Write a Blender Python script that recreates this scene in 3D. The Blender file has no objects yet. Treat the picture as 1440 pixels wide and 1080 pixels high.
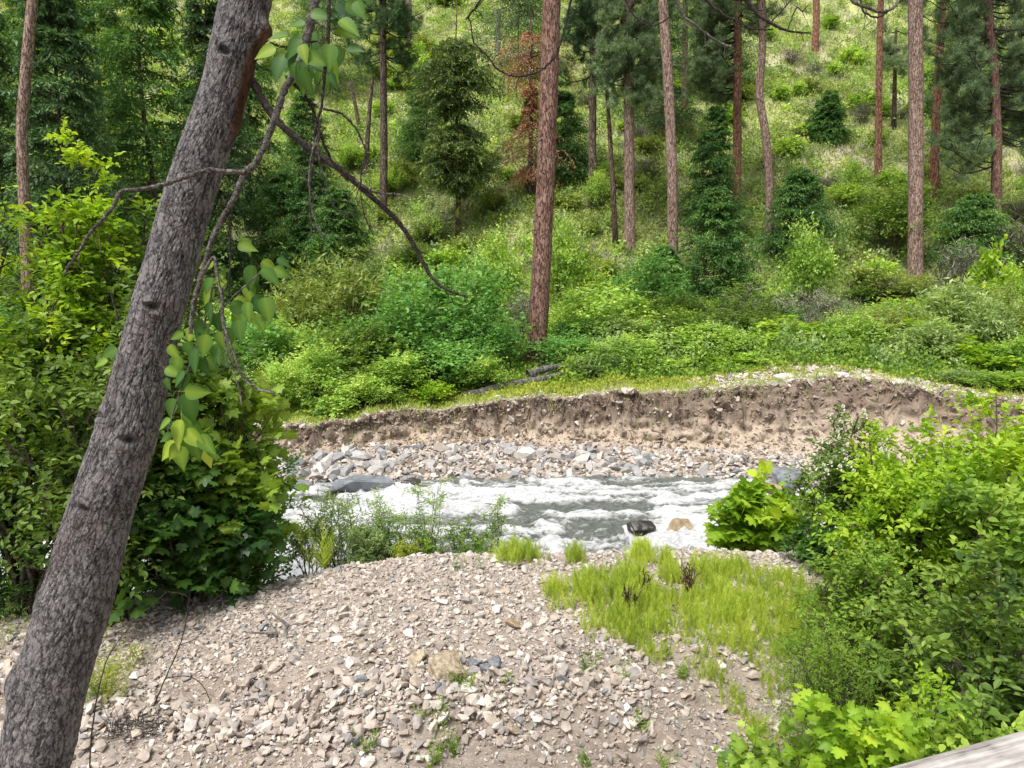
import bpy, math, numpy as np
from math import radians, pi
R = np.random.default_rng(11)
scene = bpy.context.scene
COL = scene.collection

# ------------------------------------------------------------------ camera numbers
EYE = np.array([0.0, 0.0, 5.0]); PITCH = radians(7.6); FOC = 1050.0
CP, SP = math.cos(PITCH), math.sin(PITCH)
def ray(px, py):
    a = (px-720)/FOC; t = (540-py)/FOC
    return np.array([a, CP+t*SP, -SP+t*CP])
def at(px, py, Y):
    d = ray(px, py); return EYE + d*(Y/d[1])
def zrow(py, Y):
    t = (540-py)/FOC
    return 5 + Y*(-SP+t*CP)/(CP+t*SP)
def yrow(py, z):
    t = (540-py)/FOC
    return (z-5)*(CP+t*SP)/(-SP+t*CP)

# ------------------------------------------------------------------ noise
_T = np.random.default_rng(5).random((16, 256, 256))
def vn(x, y, s=0):
    x = np.asarray(x, float); y = np.asarray(y, float)
    xi = np.floor(x).astype(int); yi = np.floor(y).astype(int)
    fx = x-xi; fy = y-yi
    fx = fx*fx*fx*(fx*(fx*6-15)+10); fy = fy*fy*fy*(fy*(fy*6-15)+10)
    T = _T[s % 16]
    a = T[xi & 255, yi & 255]; b = T[(xi+1) & 255, yi & 255]
    c = T[xi & 255, (yi+1) & 255]; d = T[(xi+1) & 255, (yi+1) & 255]
    return (a*(1-fx)+b*fx)*(1-fy)+(c*(1-fx)+d*fx)*fy
def fbm(x, y, s=0, o=4):
    r = 0; w = 1; tot = 0
    for i in range(o):
        r = r+w*(vn(x*2**i+17.3*i, y*2**i+9.1*i, s+i)-.5); tot += w; w *= .5
    return r/tot*2
def sst(a, b, x):
    t = np.clip((x-a)/(b-a), 0, 1); return t*t*(3-2*t)

# ------------------------------------------------------------------ terrain
_px = np.array([-900, 0, 300, 400, 560, 700, 900, 1050, 1180, 1290, 1360, 1500, 2300], float)
_X = (_px-720)/FOC*20.5
_we = np.array([720, 715, 700, 692, 677, 671, 670, 672, 690, 700, 702, 700, 690], float)
_fo = np.array([655, 655, 650, 642, 630, 627, 636, 645, 650, 650, 650, 650, 650], float)
_to = np.array([606, 606, 605, 602, 582, 564, 553, 543, 531, 544, 556, 565, 570], float)
_yE = yrow(_we, 0.0)
_yF = yrow(_fo, 0.45)
_yT = _yF+np.array([.9, .9, .8, .7, .75, .8, .9, 1.6, 2.2, 1.8, 1.4, 1.2, 1.2])
_zT = zrow(_to, _yT)
def bank(x):
    return (np.interp(x, _X, _yE), np.interp(x, _X, _yF)+.18*fbm(x*.9, 3.3+0*x, 2)+.07*fbm(x*4, 1+0*x, 3),
            np.interp(x, _X, _yT)+.38*fbm(x*.7, 7.7+0*x, 4)+.32*fbm(x*3.1, 2+0*x, 5), np.interp(x, _X, _zT)+.16*fbm(x*.55, 4+0*x, 12)+.09*fbm(x*2.7, 4+0*x, 3))
def H(x, y, fine=True):
    x = np.asarray(x, float); y = np.asarray(y, float)
    yE, yF, yT, zT = bank(x)
    # near gravel mound: crest line near y=9, lower on the left, a slumped lip facing the bridge
    crest = 1.18+.38*sst(-4.2, -1.2, x)+.02*x-.10*sst(2, 5, x)
    yc = 8.7+.3*sst(-4, 0, x)+.12*fbm(x*.7, 0*x, 6)
    lip = 6.35+.35*fbm(x*.8, 0*x+5, 7)-.25*np.cos(x*.9)
    low = 1.16+.06*fbm(x*.8, y*.8, 1)
    zm = low+(crest-low)*(.55*sst(lip-.35, lip+.12, y)*sst(2.6, .6, x)+(1-.55*sst(2.6, .6, x))*sst(lip-.75, lip+.9, y))
    zm = zm-(zm+.55)*sst(yc, yc+3.1, y)**1.15
    zm = np.where(y < 14, zm, -.55)
    # far side
    bar = .45*np.clip((y-yE)/np.maximum(yF-yE, .2), -1.2, 1)
    t = np.clip((y-yF)/np.maximum(yT-yF, .2), 0, 1)
    face = .45+(zT-.45)*(.38*t+.62*sst(.45, .98, t))
    back = zT+.035*(y-yT)+.10*fbm(x*.35, y*.35, 8)*sst(0, 2, y-yT)
    hb = 37+2*fbm(x*.05, 0*x, 9)
    k = np.maximum(y-hb, 0)
    hill = .60*(np.sqrt(k*k+9)-3)+(2.0*fbm(x*.05, y*.05, 10)+.5*fbm(x*.25, y*.25, 11))*sst(0, 14, k)
    far = np.where(y < yF, bar, np.where(y < yT, face, back+hill))
    z = np.maximum(np.where(y < 15, zm, -.55), np.where(y > 13, far, -.55))
    return z
def micro(x, y): return fbm(x*9, y*9, 1, 3)*.016+fbm(x*2.2, y*2.2, 3, 3)*.035
def face_push(x, y, z): return (np.abs(fbm(x*2.6+.4*z, z*3.4, 6, 4))*.34-.08+fbm(x*8, z*9, 7, 3)*.06+.10*np.abs(fbm(x*1.1, z*.8, 2, 2)))*1.25
def ground(px, py):
    d = ray(px, py); ts = np.concatenate([np.arange(2, 40, .05), np.arange(40, 180, .2)])
    P = EYE+d*ts[:, None]
    h = H(P[:, 0], P[:, 1]); k = np.argmax(P[:, 2] < h)
    return P[k] if P[k, 2] < h[k] else P[-1]

# ------------------------------------------------------------------ mesh helpers
def nrm(v): return v/np.maximum(np.linalg.norm(v, axis=-1, keepdims=True), 1e-9)
class MB:
    def __init__(s): s.V = []; s.F = []; s.A = []; s.n = 0; s.M = []; s.S = []
    def add(s, V, Fs, rnd=None, mat=0, smooth=False):
        V = np.asarray(V, float).reshape(-1, 3)
        if rnd is None: rnd = np.zeros(len(V))
        s.V.append(V); s.A.append(np.broadcast_to(rnd, (len(V),)))
        for F in (Fs if isinstance(Fs, list) else [Fs]):
            F = np.asarray(F, int); F = F.reshape(-1, F.shape[-1])
            s.F.append(F+s.n); s.M.append(np.full(len(F), mat)); s.S.append(np.full(len(F), smooth))
        s.n += len(V); return s
    def mesh(s, name, mats):
        me = bpy.data.meshes.new(name)
        V = np.concatenate(s.V); me.vertices.add(len(V)); me.vertices.foreach_set('co', V.ravel().astype(np.float32))
        loops = np.concatenate([f.ravel() for f in s.F]); tot = np.concatenate([np.full(len(f), f.shape[1]) for f in s.F])
        st = np.concatenate([[0], np.cumsum(tot)[:-1]])
        me.loops.add(len(loops)); me.loops.foreach_set('vertex_index', loops.astype(np.int32))
        me.polygons.add(len(tot)); me.polygons.foreach_set('loop_start', st.astype(np.int32))
        me.polygons.foreach_set('loop_total', tot.astype(np.int32))
        me.polygons.foreach_set('material_index', np.concatenate(s.M).astype(np.int32))
        me.polygons.foreach_set('use_smooth', np.concatenate(s.S).astype(bool))
        a = me.attributes.new('rnd', 'FLOAT', 'POINT'); a.data.foreach_set('value', np.concatenate(s.A).astype(np.float32))
        me.update(calc_edges=True)
        for m in (mats if isinstance(mats, list) else [mats]): me.materials.append(m)
        return me

def tubes(P, r, sides=5, cap=True):
    """P (N,m,3), r (N,m) -> verts, quads"""
    P = np.asarray(P, float); N, m, _ = P.shape
    r = np.broadcast_to(r, (N, m))
    T = nrm(np.gradient(P, axis=1))
    ref = np.where(np.abs(T[:, :1, 2:3]) > .9, np.array([1., 0, 0]), np.array([0, 0, 1.]))
    U = nrm(np.cross(T, np.broadcast_to(ref, T.shape))); W = np.cross(T, U)
    a = np.arange(sides)/sides*2*pi
    V = P[:, :, None, :]+r[:, :, None, None]*(np.cos(a)[:, None]*U[:, :, None, :]+np.sin(a)[:, None]*W[:, :, None, :])
    idx = np.arange(N*m*sides).reshape(N, m, sides)
    A = idx[:, :-1]; B = idx[:, 1:]
    F = np.stack([A, np.roll(A, -1, 2), np.roll(B, -1, 2), B], -1).reshape(-1, 4)
    return V.reshape(-1, 3), F[:, ::-1]

# leaf outlines: x across, y along, z up
LEAF = {}
LEAF['ovate'] = (np.array([[0, 0, 0], [-.27, .28, .07], [-.25, .62, .05], [0, 1, -.10], [.25, .62, .05], [.27, .28, .07]]), [np.array([[0, 3, 2, 1], [0, 5, 4, 3]])])
LEAF['long'] = (np.array([[0, 0, 0], [-.12, .3, .03], [-.10, .65, .02], [0, 1, -.12], [.10, .65, .02], [.12, .3, .03]]), [np.array([[0, 3, 2, 1], [0, 5, 4, 3]])])
LEAF['dia'] = (np.array([[0, 0, 0], [-.32, .5, .08], [0, 1, -.06], [.32, .5, .08]]), [np.array([[0, 2, 1], [0, 3, 2]])])
LEAF['spray'] = (np.array([[0, 0, 0], [-.15, .35, .0], [0, 1, -.05], [.15, .35, .0]]), [np.array([[0, 3, 2, 1]])])
LEAF['needle'] = (np.array([[-.035, 0, 0], [.035, 0, 0], [0, 1, 0]]), [np.array([[0, 1, 2]])])
def _palm():
    ang = np.radians([0, 14, 22, 34, 46, 54, 70, 82, 96, 112, 140, 165])
    rad = np.array([.60, .47, .36, .42, .54, .45, .34, .41, .46, .36, .36, .20])
    half = np.stack([np.sin(ang)*rad, .42+np.cos(ang)*rad, -.12*rad**2*2+.02], 1)
    ctr = np.array([[0, .40, .05]]); foot = np.array([[0, .14, 0]])
    left = half[1:]*np.array([-1, 1, 1])
    V = np.concatenate([ctr, half, foot, left[::-1]])
    n = len(V)-1
    F = np.array([[0, 1+(i+1) % n, 1+i] for i in range(n)])
    pet = np.array([[-.008, .14, 0], [.008, .14, 0], [0, -.45, -.1]])
    V2 = np.concatenate([V, pet]); F = np.concatenate([F, [[len(V), len(V)+1, len(V)+2]]])
    return V2, [F]
LEAF['palm'] = _palm()
def _cott():
    w = np.array([[0, 0], [.15, .03], [.27, .14], [.31, .30], [.28, .47], [.20, .66], [.09, .85], [0, 1.04]])
    n = len(w)
    mid = np.stack([0*w[:, 0], w[:, 1], -.16*w[:, 1]**2], 1)
    Rr = np.stack([w[:, 0], w[:, 1], -.16*w[:, 1]**2+.28*w[:, 0]], 1); Lf = Rr*np.array([-1, 1, 1])
    V = np.concatenate([mid, Rr, Lf, [[-.008, 0, 0], [.008, 0, 0], [0, -.5, .12]]])
    F = []
    for i in range(n-1):
        F.append([i, n+i, n+i+1, i+1]); F.append([i, i+1, 2*n+i+1, 2*n+i])
    return V, [np.array(F), np.array([[3*n, 3*n+1, 3*n+2]])]
LEAF['cott'] = _cott()
VEIN = {'cott': np.array([.22]*8+[-.05]*16+[.3]*3), 'palm': np.array([.15]+[-.05]*(len(LEAF['palm'][0])-1))}
def leaves(mb, kind, P, D, Nn, size, rnd, mat=0, smooth=False):
    pv, pf = LEAF[kind]; P = np.asarray(P); n = len(P)
    D = nrm(D); S = nrm(np.cross(D, Nn)); Z = np.cross(S, D)
    size = np.broadcast_to(size, (n,))[:, None, None]
    V = P[:, None]+size*(pv[:, 0, None]*S[:, None]+pv[:, 1, None]*D[:, None]+pv[:, 2, None]*Z[:, None])
    k = len(pv); off = (np.arange(n)*k)[:, None, None]
    mb.add(V, [(f[None]+off).reshape(-1, f.shape[1]) for f in pf], np.repeat(np.broadcast_to(rnd, (n,)), k)+np.tile(VEIN.get(kind, np.zeros(k)), n), mat, smooth)

# branching: paths are (N,m,3)
def samp(par, i, t):
    m = par.shape[1]; u = t*(m-1); a = np.minimum(u.astype(int), m-2); f = (u-a)[:, None]
    p = par[i, a]*(1-f)+par[i, a+1]*f
    return p, nrm(par[i, a+1]-par[i, a])
def grow(rg, par, k, t0, t1, L, ang, up=0., droop=0., m=4, flat=False, wob=.06, even=False):
    N = len(par); i = np.repeat(np.arange(N), k)
    t = rg.uniform(t0, t1, N*k) if not even else np.tile(np.linspace(t0, t1, k), N)
    p, T = samp(par, i, t)
    if flat:
        s = np.where((np.arange(N*k) % 2) == 0, 1., -1.)[:, None]
        perp = nrm(np.cross(T, np.array([0, 0, 1.]))*s+rg.normal(0, .12, T.shape))
    else:
        perp = nrm(np.cross(T, rg.normal(0, 1, T.shape)))
    ca, sa = math.cos(ang), math.sin(ang)
    D = nrm(T*ca+perp*sa+np.array([0, 0, up])+rg.normal(0, .1, T.shape))
    ln = (L(t) if callable(L) else L)*rg.uniform(.65, 1.15, N*k)
    s = np.linspace(0, 1, m)[None, :, None]
    W = rg.normal(0, wob, (N*k, m, 3)); W[:, 0] = 0
    path = p[:, None]+D[:, None]*ln[:, None, None]*s+np.array([0, 0, -droop])*ln[:, None, None]*s*s+W*ln[:, None, None]*s
    return path, t, i
def along(rg, paths, k, t0=.15, t1=1., spread=.9, updir=1., rand=.45, droop=.0):
    """leaf anchors on paths: pos, dir, normal"""
    N = len(paths); i = np.repeat(np.arange(N), k)
    t = np.tile(np.linspace(t0, t1, k), N)+rg.uniform(-.05, .05, N*k); t = np.clip(t, 0, 1)
    p, T = samp(paths, i, t)
    side = nrm(np.cross(T, np.array([0, 0, 1.])))*np.where(np.arange(N*k) % 2 == 0, 1., -1.)[:, None]
    D = nrm(T*(1-.45*spread)+side*spread+rg.normal(0, rand, T.shape)+np.array([0, 0, -droop]))
    Nn = nrm(np.array([0, 0, updir])+rg.normal(0, rand, T.shape))
    return p, D, Nn

# ------------------------------------------------------------------ materials
def new_mat(name):
    m = bpy.data.materials.new(name); m.use_nodes = True
    nt = m.node_tree; nt.nodes.clear(); return m, nt, nt.nodes, nt.links
def ramp(N, pts):
    r = N.new('ShaderNodeValToRGB'); e = r.color_ramp.elements
    while len(e) < len(pts): e.new(.5)
    for k, (p, c) in enumerate(pts): e[k].position = p; e[k].color = (*c, 1)
    return r
def M(N, L, op, a, b=None, c=None):
    n = N.new('ShaderNodeMath'); n.operation = op
    for k, v in enumerate((a, b, c)):
        if v is None: continue
        if isinstance(v, (int, float)): n.inputs[k].default_value = v
        else: L.new(v, n.inputs[k])
    return n.outputs[0]
def foliage(name, pts, trans=.35, rough=.5, objvar=.12, nscale=1.2, spec=.35, gain=1.3):
    m, nt, N, L = new_mat(name)
    at_ = N.new('ShaderNodeAttribute'); at_.attribute_name = 'rnd'
    oi = N.new('ShaderNodeObjectInfo'); tc = N.new('ShaderNodeNewGeometry')
    ns = N.new('ShaderNodeTexNoise'); ns.inputs['Scale'].default_value = nscale; ns.inputs['Detail'].default_value = 2
    L.new(tc.outputs['Position'], ns.inputs['Vector'])
    v = M(N, L, 'MULTIPLY_ADD', ns.outputs['Fac'], .9, -.45)
    v = M(N, L, 'ADD', v, at_.outputs['Fac'])
    v = M(N, L, 'MULTIPLY_ADD', oi.outputs['Random'], objvar*2, v)
    v = M(N, L, 'SUBTRACT', v, objvar)
    cr = ramp(N, [(a_, tuple(min(.85, q*gain) for q in c_)) for a_, c_ in pts]); L.new(v, cr.inputs['Fac'])
    p = N.new('ShaderNodeBsdfPrincipled'); p.inputs['Roughness'].default_value = rough
    p.inputs['Specular IOR Level'].default_value = spec
    L.new(cr.outputs['Color'], p.inputs['Base Color'])
    tr = N.new('ShaderNodeBsdfTranslucent')
    mixc = N.new('ShaderNodeMix'); mixc.data_type = 'RGBA'; mixc.blend_type = 'MULTIPLY'; mixc.inputs[0].default_value = 1
    L.new(cr.outputs['Color'], mixc.inputs[6]); mixc.inputs[7].default_value = (1.5, 1.45, .55, 1)
    L.new(mixc.outputs[2], tr.inputs['Color'])
    mx = N.new('ShaderNodeMixShader'); mx.inputs[0].default_value = trans
    L.new(p.outputs[0], mx.inputs[1]); L.new(tr.outputs[0], mx.inputs[2])
    o = N.new('ShaderNodeOutputMaterial'); L.new(mx.outputs[0], o.inputs['Surface'])
    return m
def bark(name, c0, c1, c2, scale=6., stretch=.25, bump=.02, crack=.09, attr=None, moss=None, base_dark=0):
    """plates separated by dark cracks, drawn out along the trunk"""
    m, nt, N, L = new_mat(name)
    if attr:
        a = N.new('ShaderNodeAttribute'); a.attribute_name = attr; vec = a.outputs['Vector']
    else:
        tc = N.new('ShaderNodeTexCoord'); mp = N.new('ShaderNodeMapping'); L.new(tc.outputs['Object'], mp.inputs['Vector'])
        mp.inputs['Scale'].default_value = (1, 1, stretch); vec = mp.outputs['Vector']
    wn = N.new('ShaderNodeTexNoise'); wn.inputs['Scale'].default_value = scale*1.3; wn.inputs['Detail'].default_value = 5; L.new(vec, wn.inputs['Vector'])
    wa = N.new('ShaderNodeMix'); wa.data_type = 'RGBA'; wa.blend_type = 'LINEAR_LIGHT'; wa.inputs[0].default_value = .10 if scale < 20 else .03
    L.new(vec, wa.inputs[6]); L.new(wn.outputs['Color'], wa.inputs[7])
    vo = N.new('ShaderNodeTexVoronoi'); vo.feature = 'DISTANCE_TO_EDGE'; vo.inputs['Scale'].default_value = scale; L.new(wa.outputs[2], vo.inputs['Vector'])
    vc = N.new('ShaderNodeTexVoronoi'); vc.inputs['Scale'].default_value = scale; L.new(wa.outputs[2], vc.inputs['Vector'])
    edge = N.new('ShaderNodeMapRange'); edge.inputs['From Max'].default_value = crack; L.new(vo.outputs['Distance'], edge.inputs['Value'])
    n2 = N.new('ShaderNodeTexNoise'); n2.inputs['Scale'].default_value = scale*5; n2.inputs['Detail'].default_value = 6; L.new(vec, n2.inputs['Vector'])
    sep = N.new('ShaderNodeSeparateColor'); L.new(vc.outputs['Color'], sep.inputs[0])
    f = M(N, L, 'MULTIPLY_ADD', sep.outputs[0], .5, M(N, L, 'MULTIPLY_ADD', n2.outputs['Fac'], 1.1, -.35))
    cr = ramp(N, [(0.1, c1), (.85, c2)]); L.new(f, cr.inputs['Fac'])
    mc = N.new('ShaderNodeMix'); mc.data_type = 'RGBA'; mc.inputs[6].default_value = (*c0, 1)
    L.new(edge.outputs[0], mc.inputs[0]); L.new(cr.outputs['Color'], mc.inputs[7])
    colr = mc.outputs[2]
    if moss:
        g = N.new('ShaderNodeNewGeometry'); n3 = N.new('ShaderNodeTexNoise'); n3.inputs['Scale'].default_value = 3.; L.new(g.outputs['Position'], n3.inputs['Vector'])
        mr = N.new('ShaderNodeMapRange'); mr.inputs['From Min'].default_value = .5; mr.inputs['From Max'].default_value = .58; L.new(n3.outputs['Fac'], mr.inputs['Value'])
        mm = N.new('ShaderNodeMix'); mm.data_type = 'RGBA'; L.new(mr.outputs[0], mm.inputs[0]); L.new(colr, mm.inputs[6]); mm.inputs[7].default_value = (*moss, 1); colr = mm.outputs[2]
    if base_dark:
        tc2 = N.new('ShaderNodeTexCoord'); sx = N.new('ShaderNodeSeparateXYZ'); L.new(tc2.outputs['Object'], sx.inputs[0])
        mr = N.new('ShaderNodeMapRange'); mr.inputs['From Min'].default_value = .2; mr.inputs['From Max'].default_value = base_dark
        L.new(M(N, L, 'MULTIPLY_ADD', n2.outputs['Fac'], 1.5, sx.outputs[2]), mr.inputs['Value'])
        mm = N.new('ShaderNodeMix'); mm.data_type = 'RGBA'; L.new(mr.outputs[0], mm.inputs[0]); mm.inputs[6].default_value = (.02, .018, .016, 1); L.new(colr, mm.inputs[7]); colr = mm.outputs[2]
    p = N.new('ShaderNodeBsdfPrincipled'); p.inputs['Roughness'].default_value = .9; p.inputs['Specular IOR Level'].default_value = .2
    L.new(colr, p.inputs['Base Color'])
    h = M(N, L, 'MULTIPLY_ADD', n2.outputs['Fac'], .35, M(N, L, 'MULTIPLY_ADD', sep.outputs[1], .3, edge.outputs[0]))
    b = N.new('ShaderNodeBump'); b.inputs['Strength'].default_value = .9; b.inputs['Distance'].default_value = bump; L.new(h, b.inputs['Height']); L.new(b.outputs[0], p.inputs['Normal'])
    o = N.new('ShaderNodeOutputMaterial'); L.new(p.outputs[0], o.inputs['Surface'])
    return m
def rockmat(name, pts, scale=9., bump=.01, wet=0, veins=.25):
    m, nt, N, L = new_mat(name)
    a = N.new('ShaderNodeAttribute'); a.attribute_name = 'rnd'
    oi = N.new('ShaderNodeObjectInfo'); tc = N.new('ShaderNodeTexCoord')
    v = M(N, L, 'FRACT', M(N, L, 'ADD', a.outputs['Fac'], M(N, L, 'MULTIPLY', oi.outputs['Random'], 1.0)))
    cr = ramp(N, pts); cr.color_ramp.interpolation = 'LINEAR'; L.new(v, cr.inputs['Fac'])
    n = N.new('ShaderNodeTexNoise'); n.inputs['Scale'].default_value = scale; n.inputs['Detail'].default_value = 8; n.inputs['Roughness'].default_value = .65; L.new(tc.outputs['Object'], n.inputs['Vector'])
    mu = N.new('ShaderNodeMix'); mu.data_type = 'RGBA'; mu.blend_type = 'MULTIPLY'; mu.inputs[0].default_value = 1
    mr = N.new('ShaderNodeMapRange'); mr.inputs['From Min'].default_value = .3; mr.inputs['From Max'].default_value = .7; mr.inputs['To Min'].default_value = 1-veins*1.4; mr.inputs['To Max'].default_value = 1+veins*.6; L.new(n.outputs['Fac'], mr.inputs['Value'])
    cc = N.new('ShaderNodeCombineColor'); [L.new(mr.outputs[0], cc.inputs[k]) for k in range(3)]
    L.new(cr.outputs['Color'], mu.inputs[6]); L.new(cc.outputs[0], mu.inputs[7])
    p = N.new('ShaderNodeBsdfPrincipled'); p.inputs['Roughness'].default_value = .85 if not wet else .25
    p.inputs['Specular IOR Level'].default_value = .3 if not wet else .6
    L.new(mu.outputs[2], p.inputs['Base Color'])
    b = N.new('ShaderNodeBump'); b.inputs['Strength'].default_value = .7; b.inputs['Distance'].default_value = bump; L.new(n.outputs['Fac'], b.inputs['Height']); L.new(b.outputs[0], p.inputs['Normal'])
    o = N.new('ShaderNodeOutputMaterial'); L.new(p.outputs[0], o.inputs['Surface'])
    return m
def vcmat(name, bump=.02, nscale=12., var=.35, rough=.95):
    """colour from the mesh's own 'Col' attribute, broken up by noise"""
    m, nt, N, L = new_mat(name)
    a = N.new('ShaderNodeAttribute'); a.attribute_name = 'Col'; g = N.new('ShaderNodeNewGeometry')
    n = N.new('ShaderNodeTexNoise'); n.inputs['Scale'].default_value = nscale; n.inputs['Detail'].default_value = 9; n.inputs['Roughness'].default_value = .7; L.new(g.outputs['Position'], n.inputs['Vector'])
    vo = N.new('ShaderNodeTexVoronoi'); vo.inputs['Scale'].default_value = nscale*3; L.new(g.outputs['Position'], vo.inputs['Vector'])
    s = N.new('ShaderNodeSeparateColor'); L.new(vo.outputs['Color'], s.inputs[0])
    f = M(N, L, 'MULTIPLY_ADD', s.outputs[0], var, M(N, L, 'MULTIPLY_ADD', n.outputs['Fac'], var*3, 1-var*2))
    cc = N.new('ShaderNodeCombineColor'); [L.new(f, cc.inputs[k]) for k in range(3)]
    mu = N.new('ShaderNodeMix'); mu.data_type = 'RGBA'; mu.blend_type = 'MULTIPLY'; mu.inputs[0].default_value = 1
    L.new(a.outputs['Color'], mu.inputs[6]); L.new(cc.outputs[0], mu.inputs[7])
    p = N.new('ShaderNodeBsdfPrincipled'); p.inputs['Roughness'].default_value = rough; p.inputs['Specular IOR Level'].default_value = .2
    L.new(mu.outputs[2], p.inputs['Base Color'])
    b = N.new('ShaderNodeBump'); b.inputs['Strength'].default_value = .9; b.inputs['Distance'].default_value = bump; L.new(n.outputs['Fac'], b.inputs['Height']); L.new(b.outputs[0], p.inputs['Normal'])
    o = N.new('ShaderNodeOutputMaterial'); L.new(p.outputs[0], o.inputs['Surface'])
    return m

MT = {}
MT['bright'] = foliage('bright_leaf', [(0, (.055, .115, .018)), (.5, (.165, .275, .035)), (1, (.33, .44, .07))])
MT['hillgreen'] = foliage('hill_leaf', [(0, (.07, .12, .025)), (.5, (.20, .31, .06)), (1, (.40, .48, .14))], gain=1.85)  # gain lifts the leaf colour, standing in for haze and fill light
MT['mid'] = foliage('mid_leaf', [(0, (.04, .085, .018)), (.5, (.12, .20, .035)), (1, (.23, .33, .06))])
MT['lime'] = foliage('lime_leaf', [(0, (.10, .20, .015)), (.5, (.24, .38, .03)), (1, (.42, .52, .05))], trans=.4)
MT['olive'] = foliage('olive_leaf', [(0, (.07, .10, .025)), (.5, (.17, .22, .055)), (1, (.30, .34, .11))], gain=1.70)
MT['yellow'] = foliage('yellow_herb', [(0, (.13, .19, .02)), (.5, (.28, .33, .04)), (1, (.42, .44, .07))], trans=.3)
MT['pale'] = foliage('pale_leaf', [(0, (.10, .15, .06)), (.5, (.19, .27, .10)), (1, (.32, .40, .17))], gain=1.55)
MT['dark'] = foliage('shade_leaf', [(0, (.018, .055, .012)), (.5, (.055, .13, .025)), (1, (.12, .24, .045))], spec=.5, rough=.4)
MT['teal'] = foliage('spring_leaf', [(0, (.045, .12, .03)), (.5, (.12, .25, .06)), (1, (.22, .38, .11))], gain=1.60)
MT['fir'] = foliage('fir_needles', [(0, (.022, .045, .022)), (.5, (.065, .125, .05)), (1, (.15, .25, .09))], trans=.2, gain=1.75)
MT['firb'] = foliage('young_fir_needles', [(0, (.025, .065, .02)), (.5, (.075, .155, .04)), (1, (.17, .28, .075))], trans=.25, gain=1.75)
MT['firo'] = foliage('mossy_fir_needles', [(0, (.035, .05, .02)), (.5, (.10, .15, .045)), (1, (.24, .32, .08))], trans=.25, gain=1.60)
MT['pine'] = foliage('pine_needles', [(0, (.055, .085, .05)), (.5, (.15, .22, .105)), (1, (.28, .35, .17))], trans=.15, gain=1.60)
MT['dead'] = foliage('dead_needles', [(0, (.14, .08, .055)), (.5, (.36, .18, .11)), (1, (.54, .30, .18))], trans=.15)
MT['grey'] = foliage('grey_twigs', [(0, (.13, .115, .10)), (.5, (.26, .235, .20)), (1, (.40, .37, .32))], trans=.0)
MT['grass'] = foliage('hill_grass', [(0, (.10, .14, .035)), (.45, (.21, .26, .07)), (.8, (.31, .33, .12)), (1, (.42, .38, .22))], trans=.3, nscale=.5, gain=2.2)  # grass colour lifted too, painting in the hill's missing haze and skylight
MT['horse'] = foliage('horsetail_green', [(0, (.20, .28, .04)), (.5, (.38, .47, .06)), (1, (.56, .62, .14))], trans=.35, gain=1.3)
MT['white'] = foliage('petal_white', [(0, (.6, .6, .52)), (1, (.8, .8, .75))], trans=.2)
MT['cott'] = foliage('cottonwood_leaf', [(0, (.025, .08, .022)), (.5, (.085, .18, .03)), (.8, (.20, .30, .035)), (1, (.32, .40, .06))], trans=.35, rough=.5, spec=.3)
MT['stem'] = bark('stem_bark', (.03, .025, .02), (.07, .055, .045), (.16, .13, .10), 12, 1, .004)
MT['twig'] = bark('grey_twig_bark', (.03, .026, .024), (.08, .07, .062), (.22, .20, .18), 40, 1, .003)
MT['twigd'] = bark('dark_twig_bark', (.015, .012, .011), (.035, .028, .025), (.09, .075, .065), 40, 1, .003)
MT['bark_red'] = bark('red_pine_bark', (.05, .022, .016), (.23, .115, .085), (.40, .26, .215), 12, .2, .04, .10)
MT['bark_pink'] = bark('pale_pine_bark', (.09, .05, .038), (.33, .21, .165), (.52, .39, .33), 12, .22, .04, .11)
MT['bark_orange'] = bark('orange_pine_bark', (.07, .03, .02), (.32, .14, .09), (.50, .28, .20), 11, .2, .04, .11)
MT['bark_brown'] = bark('fir_bark', (.03, .022, .018), (.13, .09, .07), (.27, .21, .17), 8, .25, .03, .12)
MT['bark_moss'] = bark('mossy_fir_bark', (.02, .015, .012), (.10, .065, .045), (.20, .14, .10), 8, .25, .03, .12, moss=(.26, .27, .03))
MT['bark_burn'] = bark('burnt_bark', (.02, .015, .012), (.13, .085, .065), (.24, .17, .13), 8, .25, .03, .12, base_dark=3.5)
MT['oldwood'] = bark('old_grey_wood', (.04, .037, .034), (.13, .12, .11), (.27, .25, .235), 10, .2, .03, .06)
MT['wood'] = bark('weathered_wood', (.08, .075, .07), (.20, .18, .165), (.36, .34, .31), 14, .1, .01, .03)
STONE = [(0, (.74, .66, .57)), (.12, (.38, .32, .27)), (.26, (.60, .50, .41)), (.40, (.36, .33, .31)), (.52, (.72, .65, .58)), (.64, (.50, .42, .35)), (.74, (.48, .42, .37)), (.80, (.25, .26, .275)), (.86, (.54, .46, .39)), (1, (.84, .79, .73))]
COBB = [(0, (.50, .48, .46)), (.15, (.22, .23, .25)), (.3, (.62, .58, .53)), (.45, (.34, .34, .35)), (.6, (.66, .63, .58)), (.72, (.17, .18, .195)), (.83, (.44, .35, .26)), (.9, (.36, .36, .37)), (1, (.60, .57, .53))]
MT['stone'] = rockmat('gravel_stone', STONE, 14., .006)
MT['cobble'] = rockmat('river_cobble', COBB, 7., .015)
MT['wet'] = rockmat('wet_rock', [(0, (.035, .030, .024)), (1, (.07, .06, .05))], 5., .03, 1)
MT['tanrock'] = rockmat('tan_rock', [(0, (.50, .41, .29)), (1, (.50, .41, .29))], 9., .012, 0, .5)
MT['tanwet'] = rockmat('tan_river_rock', [(0, (.42, .32, .20)), (1, (.42, .32, .20))], 5., .02, 0, .4)
MT['bluerock'] = rockmat('blue_grey_rock', [(0, (.25, .265, .285)), (1, (.25, .265, .285))], 5., .02, 0, .4)
MT['ground'] = vcmat('ground_soil', .03, 9.)

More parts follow.
